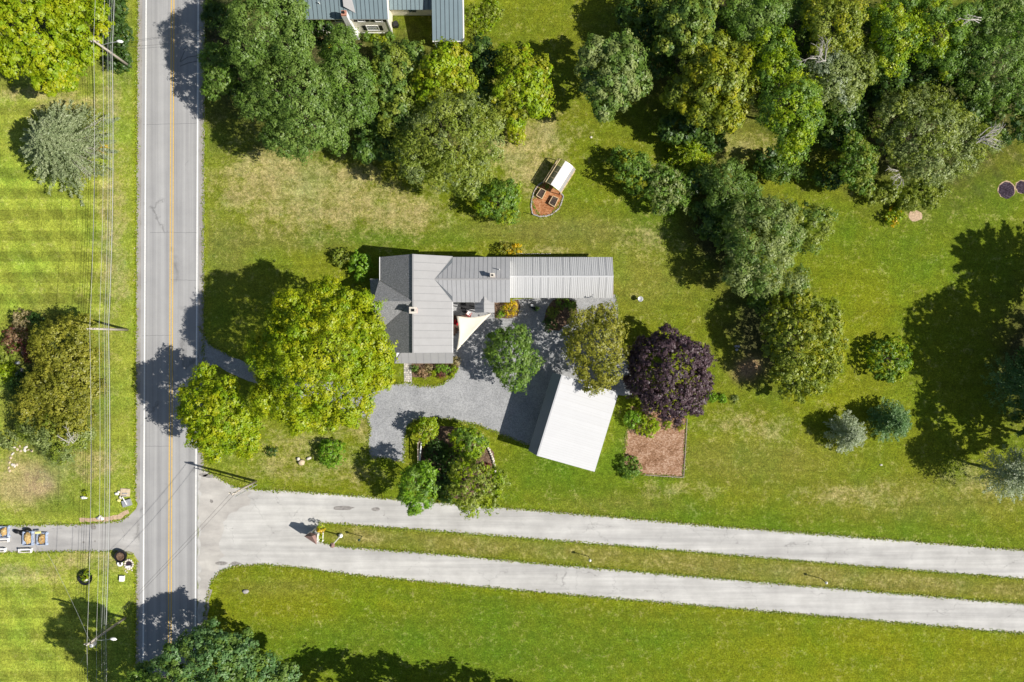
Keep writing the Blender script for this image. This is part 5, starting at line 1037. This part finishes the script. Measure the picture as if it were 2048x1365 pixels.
for (q, lb) in (([(1082, 377), (1092, 382), (1084, 398), (1072.6, 391)], 'wooden raised bed of dark soil at the left of the mulch bed'), ([(1106, 392), (1117, 397), (1109, 414), (1097.7, 407)], 'wooden raised bed of dark soil at the right of the mulch bed')):
    W_ = [P(*p, .45) for p in q]; cc = sum(W_, Vector()) / 4; r0 = empty('raised_bed', (cc.x, cc.y, 0), lb, 'raised bed', 'raised beds by the greenhouse')
    for i in range(4):
        a_, b_ = W_[i], W_[(i + 1) % 4]; MB().bar(a_ - Vector((0, 0, .22)), b_ - Vector((0, 0, .22)), .07, .45).build('side_board', M['newwood'], r0)
    MB().prism([w_ - Vector((0, 0, .07)) for w_ in W_][::-1], .2).build('soil', M['soil'], r0)
shrub('vegetable_plant', 'leafy green plant against the greenhouse end', 1094, 374, 5, .6, 'green', cat='plant', lobe=.2, leaf=.12)
tl = empty('garden_hose_reel', P(1067, 430), 'short white pipe at the tip of the mulch bed', 'pipe'); MB().bar(P(1066, 430) + Vector((0, 0, .2)), P(1079, 434) + Vector((0, 0, .2)), .09).build('pipe', M['steel'], tl); MB().tube([P(1066, 430), P(1066, 430) + Vector((0, 0, 1.2))], .04).build('post', M['wood'], tl)

# ------------------------------------------------------------------ yard things
def boulder(label, px, py, rx, ry, rz, mat, seed, rot=0, group=None, name='boulder', cat='boulder'):
    m = MB(); m.rock((0, 0, 0), rx, ry, rz, seed, rot); me_o = m.build(name, M[mat], smooth=True); me_o.location = P(px, py) + Vector((0, 0, rz * .45)); tag(me_o, label, cat, group); return me_o
boulder('tan rounded boulder, largest of three on the front lawn', 603, 925, .46, .4, .35, 'tanstone', 1, .3, 'boulders on the front lawn')
boulder('white boulder at the upper left of the tan one', 597, 918, .22, .26, .25, 'palestone', 2, .3, 'boulders on the front lawn')
boulder('white oval boulder nearest the round green shrub', 618, 917, .36, .2, .22, 'palestone', 3, .5, 'boulders on the front lawn')
boulder('small pale rock on the lawn above the greenhouse', 1182, 275, .18, .15, .1, 'palestone', 4, cat='rock', name='rock')
boulder('small pale rock in the grass below the silver pair', 1762, 930, .2, .12, .1, 'palestone', 5, cat='rock', name='rock')
boulder('grey rock pile in the grass near the lower lane curve', 491, 1183, .45, .3, .2, 'stone', 6, cat='rock', name='rock')
for i, (x, y) in enumerate([(1471, 693), (1477, 693), (1473, 700)]): boulder(['left upper grey stone in the tree shade', 'right upper grey stone in the tree shade', 'lower grey stone in the tree shade'][i], x, y, .22, .18, .2, 'greystone', 10 + i, cat='stone', name='stone', group='grey stones in the tree shade')
bb = empty('birdbath', P(1279, 599), 'grey birdbath bowl on the lawn right of the barn', 'birdbath')
MB().lathe(P(1279, 599), [(.18, 0), (.1, .08), (.07, .5), (.1, .6)], 12).build('pedestal', M['stone'], bb, smooth=True); MB().lathe(P(1279, 599) + Vector((0, 0, .6)), [(.1, 0), (.32, .1), (.34, .14), (.28, .12), (.05, .07)], 16).build('bowl', M['steel'], bb, smooth=True)
def chair(label, base, rz, mseat, mframe, tall=.9):
    r0 = empty('garden_chair', base, label, 'chair'); r0.rotation_euler = (0, 0, 0); b = Vector(base)
    Mz = Matrix.Rotation(rz, 4, 'Z')
    T = lambda x, y, z: b + Mz @ Vector((x, y, z))
    for x in (-.24, .24):
        for y in (-.22, .22): MB().bar(T(x, y, 0), T(x, y, .42), .05).build('leg', mframe, r0)
        MB().bar(T(x * 1.15, -.24, .62), T(x * 1.15, .24, .62), .07, .04).build('armrest', mframe, r0)
    MB().box(T(0, 0, .44), (.52, .5, .07), rz).build('seat', mseat, r0); MB().box(T(0, .27, .72), (.54, .06, .5), rz, 0, -.2).build('backrest', mframe, r0)
    return r0
chair('white garden chair half under the roadside maple', P(437, 918), 2.9, M['black'], M['white'])
# deck, mat, sail, patio set
dk = empty('wooden_deck', P(914, 652), 'dark brown plank deck in the shade beside the house', 'deck')
dpts = [(906, 631), (950, 631), (905.5, 672)]
for k in range(9):
    t = k / 9; x0, x1 = P(906 + 0, 0).x, P(906 + 44 * (1 - t) * .8 + 1, 0).x; y = P(0, 631 + 41 * t).y - .14
    MB().box(((x0 + x1) / 2, y, .12), (x1 - x0, .26, .1)).build('deck_board', M['deck'], dk)
sheet('patio_paving', [(905, 606), (955, 606), (985, 627), (960, 650), (906, 690)], .014, M['gravel'], .03, 33, .5, label='speckled grey patio beside the house wall')
rm = MB().box(P(935.5, 612.5) + Vector((0, 0, .22)), (1.75, .8, .38)); tag(rm.build('planter_cover', M['mat_'], origin=P(935.5, 612.5)), 'flat black rectangular cover between house and entry porch', 'cover')
chair('red patio chair with white cushion beside the shade sail', P(938, 628), 2.6, M['white'], M['red']); chair('red patio chair under the shade sail', P(914, 646), 1.2, M['red'], M['red'])
tbl = empty('patio_table', P(929, 622), 'small dark round patio table behind the red chair', 'table'); MB().lathe(P(929, 622) + Vector((0, 0, .68)), [(.3, 0), (.32, .03), (.3, .05)], 14).build('tabletop', M['black'], tbl); MB().tube([P(929, 622), P(929, 622) + Vector((0, 0, .68))], .04).build('pedestal', M['black'], tbl)
SA = [P(913, 632, 3.3), P(983, 627, 3.1), P(912.5, 703.5, 2.9)]
sl = empty('shade_sail', P(930, 655), 'cream triangular shade sail stretched beside the house', 'shade sail')
m = MB(); n = 14; idx = {}; ctr = sum(SA, Vector()) / 3
for i in range(n + 1):
    for j in range(n + 1 - i):
        a_, b_ = i / n, j / n; c_ = 1 - a_ - b_; p = SA[0] * c_ + SA[1] * a_ + SA[2] * b_
        pull = (4 * a_ * c_ * (1 - b_) + 4 * b_ * c_ * (1 - a_) + 4 * a_ * b_ * (1 - c_) * .3) * .24
        p = p.lerp(ctr, min(pull, .3)); p.z -= .25 * 27 * a_ * b_ * c_ * .5; idx[i, j] = len(m.v); m.v.append(tuple(p))
for i in range(n):
    for j in range(n - i):
        m.f.append((idx[i, j], idx[i, j + 1], idx[i + 1, j]))
        if i + j < n - 1: m.f.append((idx[i + 1, j], idx[i, j + 1], idx[i + 1, j + 1]))
so = m.build('cloth', M['sail'], sl, smooth=True); md = so.modifiers.new('thick', 'SOLIDIFY'); md.thickness = .01
for k, p in enumerate(SA[1:]): MB().tube([Vector((p.x + .05, p.y, 0)), Vector((p.x + .05, p.y, p.z + .05))], .045, 8).build('post', M['steel'], sl)
pp = empty('plant_stand', P(1066, 616), 'dark plant stand with a pot and small white tray in the gravel yard', 'plant stand')
MB().box(P(1066, 616) + Vector((0, 0, .3)), (.9, .3, .6), rz=-.6).build('stand', M['black'], pp); MB().box(P(1064, 612) + Vector((.0, 0, .64)), (.35, .28, .06), rz=-.1).build('tray', M['white'], pp); MB().lathe(P(1072, 619) + Vector((0, 0, 0)), [(.2, 0), (.28, .4), (.24, .42)], 10).build('pot', M['green_paint'], pp)
shrub('potted_plant', 'small green potted plant on the gravel near the oval bed', 1073, 618, 5, .9, 'green', cat='plant', lobe=.2, leaf=.1)
# stone walkway
wk = tag(empty('stone_walkway', P(815, 745)), 'pale flagstone path from the gravel to the porch', kind='structure')
rs = random.Random(4)
for j in range(9):
    for i in range(4):
        x = 809.5 + i * 3.8 + rs.uniform(-.5, .5); y = 729 + j * 4.1 + rs.uniform(-.5, .5)
        m = MB(); m.rock(P(x, y) + Vector((0, 0, .03)), .115 * rs.uniform(.85, 1.15), .12 * rs.uniform(.85, 1.1), .035, j * 9 + i, rs.uniform(0, 3)); m.build('flagstone', M['palestone'] if rs.random() < .7 else M['stone'], wk)
sheet('walkway_base', [(808, 727), (823, 727), (824, 766), (808, 766)], .012, M['shoulder'], .03, 34, .4, label='gritty bed under the flagstone path')
sw = empty('stone_wall', P(985, 920), 'low curved dry stone wall along the right of the grass island', 'wall')
cur = [(962, 868), (970, 882), (976, 895), (982, 908), (987, 922), (990, 936), (990, 950), (986, 962)]
for a_, b_ in zip(cur[:-1], cur[1:]):
    for k in range(3):
        t = k / 3; x, y = a_[0] + (b_[0] - a_[0]) * t, a_[1] + (b_[1] - a_[1]) * t
        MB().rock(P(x, y) + Vector((0, 0, .14)), rs.uniform(.14, .24), rs.uniform(.12, .18), .2, int(x * 3 + y), rs.uniform(0, 3)).build('stone', M['palestone'], sw)
bs_ = empty('stone_border', P(1060, 509), 'row of small pale stones along the back of the barn', 'edging')
for k in range(22): MB().rock(P(1038 + k * 3.0 + rs.uniform(-.6, .6), 508 + rs.uniform(-.7, .7)) + Vector((0, 0, .05)), .08, .07, .07, k).build('stone', M['palestone'], bs_)
gb = empty('stone_border', P(20, 918), 'broken curve of stones and rubble in the left garden', 'edging')
for k, (x, y) in enumerate([(28, 895), (35, 899), (42, 902), (50, 901), (57, 900), (64, 902), (26, 908), (22, 916), (20, 925), (26, 930), (18, 936), (20, 942), (30, 932), (34, 930), (40, 893), (52, 895)]): MB().rock(P(x, y) + Vector((0, 0, .06)), .2 + .1 * (k % 3 == 0), .13 + .06 * (k % 2), .1, k + 50, k * 1.7).build('stone', M['tanstone'] if k % 3 else M['palestone'], gb)
for i, (x, y, mt) in enumerate([(36, 726, 'steel'), (39, 745, 'greystone'), (44, 741, 'greystone'), (75, 708, 'greystone'), (33, 750, 'stone'), (47, 706, 'stone')]): boulder(['round grey bowl among the left garden plants', 'grey garden rock under the left shrubs', 'grey garden rock touching its neighbour', 'upright grey rock beside the gold-olive tree', 'flat grey rock in the left garden', 'small rock by the red-brown shrub'][i], x, y, .35, .25, .25, mt, 70 + i, i, 'garden rocks on the left', 'rock', 'rock')
# trellis fence of the island
tf = empty('trellis_fence', P(838, 900), 'thin weathered rail fence beside the small island tree', 'fence')
for y in (884, 897, 910, 922): MB().tube([P(838, y), P(838, y) + Vector((0, 0, 1.3))], .06, 7).build('post', M['palestone'], tf)
for z in (.5, 1.2): MB().bar(P(838, 884) + Vector((0, 0, z)), P(838, 922) + Vector((0, 0, z)), .07).build('rail', M['wood'], tf)
bt = empty('leaning_pole', P(842, 900), 'white leaning pole in the grass island', 'pole'); MB().tube([P(839, 923, 0), P(843, 881, 1.9)], [.11, .07], 8).build('stem', M['white'], bt)
# garden plot edging
ge = empty('plot_edging', P(1370, 900), 'thin timber edging along the right and bottom of the garden plot', 'edging')
for a_, b_ in (((1374, 838), (1371, 895)), ((1371, 895), (1367, 955)), ((1367, 955), (1330, 953)), ((1330, 953), (1290, 950))): MB().bar(P(*a_) + Vector((0, 0, .06)), P(*b_) + Vector((0, 0, .06)), .09, .12).build('board', M['wood'], ge)

# ------------------------------------------------------------------ entrance sign, lamps
SG = empty('entrance_sign', P(628, 1066), 'small brown hip-roofed sign kiosk at the tip of the median', 'sign')
zs = 2.6; ap = P(624, 1073, 3.5); rf = [P(608, 1073, zs), P(633, 1089.5, zs), P(634, 1069, zs), P(620, 1065.5, zs)]
for i in range(4): slab(SG, [rf[i], rf[(i + 1) % 4], ap], M['brownroof'], 'roof', .06)
cs = sum(rf, Vector()) / 4
for p in rf: q = p.lerp(cs, .22); MB().box((q.x, q.y, zs / 2), (.13, .13, zs)).build('post', M['white'], SG)
for a_, b_ in ((rf[0], rf[1]), (rf[1], rf[2]), (rf[3], rf[0])):
    a2, b2 = a_.lerp(cs, .3), b_.lerp(cs, .3); MB().bar(Vector((a2.x, a2.y, 1.4)), Vector((b2.x, b2.y, 1.4)), .08, 1.3).build('sign_board', M['whitewall'], SG)
fp = empty('white_rail', P(646, 1074), 'short white rail beside the yellow bush at the median tip', 'rail'); MB().bar(P(646.5, 1062, .7), P(645.5, 1083, .7), .09).build('rail', M['white'], fp)
for y in (1063, 1082): MB().box(P(646, y, .35), (.09, .09, .7)).build('post', M['white'], fp)
LP = empty('tall_lamp_post', P(682, 1071), 'tall white lamp post with brown hooded lantern at the median', 'lamp post'); b = P(682, 1071)
MB().lathe(b, [(.26, 0), (.28, .25), (.2, .45), (.1, .55)], 14).build('base', M['white'], LP, smooth=True); MB().tube([b, b + Vector((0, 0, 4.6))], [.08, .06], 8).build('pole', M['white'], LP)
MB().lathe(b + Vector((0, 0, 4.6)), [(.1, 0), (.2, .1), (.34, .3), (.05, .6), (.02, .8)], 6).build('lantern', M['brownroof'], LP)
for i, (x, y, lb) in enumerate([(724, 1073, 'short dark lamp post on the median nearest the entrance sign'), (1177, 1113, 'short lamp post in the middle stretch of the median'), (1641, 1157, 'short lamp post farthest right on the median')]):
    L_ = empty('garden_lamp', P(x, y), lb, 'lamp post', 'short lamp posts along the median'); b = P(x, y)
    MB().tube([b, b + Vector((0, 0, 1.75))], .045, 8).build('pole', M['green_paint'] if i == 0 else M['black'], L_); MB().lathe(b + Vector((0, 0, 1.72)), [(.05, 0), (.15, .08), (.17, .2), (.1, .32), (.02, .36)], 10).build('globe', M['green_paint'] if i == 0 else M['white'], L_, smooth=True)

# ------------------------------------------------------------------ left verge clutter
pl = empty('round_planter', P(173, 1155), 'black round planter full of yellow-green flowers below the wires', 'planter'); b = P(173, 1155)
MB().lathe(b, [(.75, 0), (.9, .3), (.9, .38), (.78, .34), (.1, .3)], 22).build('tub', M['black'], pl)
shrub('planter_flowers', 'yellow-green flowers growing in the black round planter', 173, 1152, 11, 1.0, 'yg', cat='flowers', pal2='lush', p2=.3, lobe=.25, leaf=.12); bx = MB().box(P(172, 1161, .75), (.5, .2, .06), rz=.35); tag(bx.build('white_tag', M['white'], origin=P(172, 1161)), 'white board lying in the round flower planter', 'board')
pl = empty('flower_pot', P(169, 993), 'pale oval pot with yellow-green plant on the upper left verge', 'planter'); MB().rock(P(169, 995) + Vector((0, 0, .15)), .42, .22, .25, 5).build('pot', M['white'], pl); shrub('pot_plant', 'yellow-green plant in the pale oval pot', 172, 989, 6, .7, 'yg', cat='plant', lobe=.2, leaf=.12)
pl = empty('half_barrel', P(246, 1111), 'dark half barrel with rusty soil at the driveway corner', 'planter'); b = P(246, 1111)
MB().lathe(b, [(.55, 0), (.72, .5), (.74, .78), (.62, .76), (.58, .6)], 20).build('barrel', M['black'], pl); MB().lathe(b + Vector((-.05, 0, .6)), [(.5, 0), (.5, .03)], 16).build('soil', M['dampmulch'], pl)
pl = empty('tyre_planter', P(241, 1127), 'white painted ring planter below the half barrel', 'planter'); b = P(241, 1127); MB().lathe(b, [(.3, 0), (.38, .12), (.34, .24), (.18, .22), (.14, .08)], 16).build('ring', M['white'], pl, smooth=True); MB().lathe(b, [(.15, .02), (.15, .12)], 10).build('soil', M['soil'], pl)
pl = empty('fire_ring', P(258, 1128), 'ring of pale stones with dark ash beside the road', 'fire ring')
for k in range(13): t = k / 13 * 6.283; MB().rock(P(258 + 8 * math.cos(t), 1129 + 9 * math.sin(t)) + Vector((0, 0, .08)), .17, .13, .13, k + 90, t).build('stone', M['palestone'], pl)
MB().lathe(P(258, 1129), [(.42, .01), (.42, .05)], 16).build('ash', M['ash'], pl); MB().box(P(256, 1134, .2), (.6, .25, .06), rz=.1).build('white_slab', M['white'], pl)
tag(MB().box((0, 0, 0), (.55, .68, .35), rz=-.05).build('white_box', M['white']), 'white lidded box standing alone on the verge', 'box').location = P(245.5, 1156.5) + Vector((0, 0, .18))
for k, (x, y) in enumerate([(254, 1145), (251, 1142), (264, 1141)]): boulder(['lowest of the loose pale stones near the white box', 'middle of the loose pale stones near the white box', 'loose pale stone nearest the road by the fire ring'][k], x, y, .12, .1, .08, 'palestone', 120 + k, cat='stone', name='stone')
pd = empty('stone_slab', P(251, 986), 'tan speckled slab on the verge above the side driveway', 'slab'); MB().box(P(251, 985) + Vector((0, 0, .07)), (1.15, .95, .14), rz=-.06).build('slab', M['tanstone'], pd)
for k in range(9): MB().rock(P(247 + (k % 5) * 2, 987 + (k // 5) * 5) + Vector((0, 0, .18)), .11, .08, .06, k).build('pebble', M['stone'] if k % 2 else M['greystone'], pd)
tag(MB().box((0, 0, 0), (1.1, .8, .3), rz=.28).build('grey_crate', M['steel']), 'grey ribbed crate lying under a white pipe by the verge', 'crate').location = P(255, 1006) + Vector((0, 0, .15))
tag(MB().tube([(-.45, .6, .4), (.1, -.35, .42)], .07, 8).build('white_pipe', M['white']), 'white pipe leaning across the grey crate', 'pipe').location = P(255, 1003)
for k, (x, y, mt, lb) in enumerate([(234, 988, 'white', 'white bucket-like lump left of the tan slab'), (238, 984, 'palestone', 'pale lump touching the tan slab'), (242, 995, 'palestone', 'grey white rock below the tan slab'), (238, 1001, 'yellow', 'bright yellow lump near the grey crate'), (200, 1034, 'palestone', 'largest white rock in the dirt strip by the driveway'), (205, 1037, 'white', 'white rock at the right end of the strip rocks'), (197, 1037, 'greystone', 'grey rock at the left end of the strip rocks')]): boulder(lb, x, y, .3 if k != 1 else .18, .2, .2, mt, 140 + k, k, cat='rock', name='rock')
# blue tubs with clippings, black bag, benches on the side driveway
def tub(px, py, lx, ly, label):
    r0 = empty('blue_tub', P(px, py), label, 'tub', 'blue tubs of clippings on the side driveway'); b = P(px, py)
    for dx, dy, sx, sy in ((0, ly / 2, lx, .06), (0, -ly / 2, lx, .06), (lx / 2, 0, .06, ly), (-lx / 2, 0, .06, ly)): MB().box(b + Vector((dx, dy, .2)), (sx, sy, .4)).build('side_wall', M['blue'], r0)
    MB().box(b + Vector((0, 0, .04)), (lx, ly, .06)).build('bottom', M['blue'], r0)
    for dx in (-lx * .36, lx * .36):
        for dy in (-ly * .36, ly * .36): MB().rock(b + Vector((dx * 1.35, dy * 1.25, .1)), .22, .2, .18, int(px + dx * 10)).build('tarp_fold', M['blue'], r0)
    MB().rock(b + Vector((0, 0, .25)), lx * .45, ly * .48, .38, int(px)).build('clippings', M['straw'], r0)
tub(10, 1063, 1.1, 1.3, 'blue tub of tan clippings at the left edge of the side driveway'); tub(58, 1076, 1.1, 1.7, 'longest blue tub heaped with tan clippings on the side driveway'); tub(86, 1077, 1.1, 1.5, 'rightmost blue tub with orange-brown clippings under a yellow card')
tag(MB().box((0, 0, 0), (.7, .25, .04), rz=.08).build('yellow_card', M['yellow']), 'pale yellow card on the rightmost blue tub', 'card').location = P(83, 1063) + Vector((0, 0, .72))
boulder('black plastic bag lying between the blue tubs', 35, 1063, .55, .3, .3, 'black', 160, -.2, None, 'black_bag', 'bag'); boulder('small black bag leaning on the longest blue tub', 45, 1066, .3, .4, .3, 'black', 161, -.5, None, 'black_bag', 'bag'); boulder('black bag on the top end of the longest blue tub', 57, 1060, .45, .3, .5, 'black', 162, .1, None, 'black_bag', 'bag')
def bench(px, py, L, label):
    r0 = empty('white_bench', P(px, py), label, 'bench', 'benches on the side driveway'); b = P(px, py)
    MB().box(b + Vector((0, .12, .45)), (L, .16, .05), rz=.04).build('seat_plank', M['white'], r0); MB().box(b + Vector((0, -.22, .42)), (L * .96, .1, .05), rz=.04).build('front_plank', M['palestone'], r0)
    for s in (-1, 1): MB().box(b + Vector((s * L * .46, -.03, .22)), (.07, .5, .44)).build('leg', M['white'], r0)
bench(8, 1079, 1.5, 'upper white bench at the left edge of the side driveway'); bench(3, 1099, 1.3, 'lower white bench at the left edge of the side driveway'); bench(53, 1100, 1.6, 'white bench at the bottom of the driveway below the longest tub')
print('LEAVES', TOTAL[0])
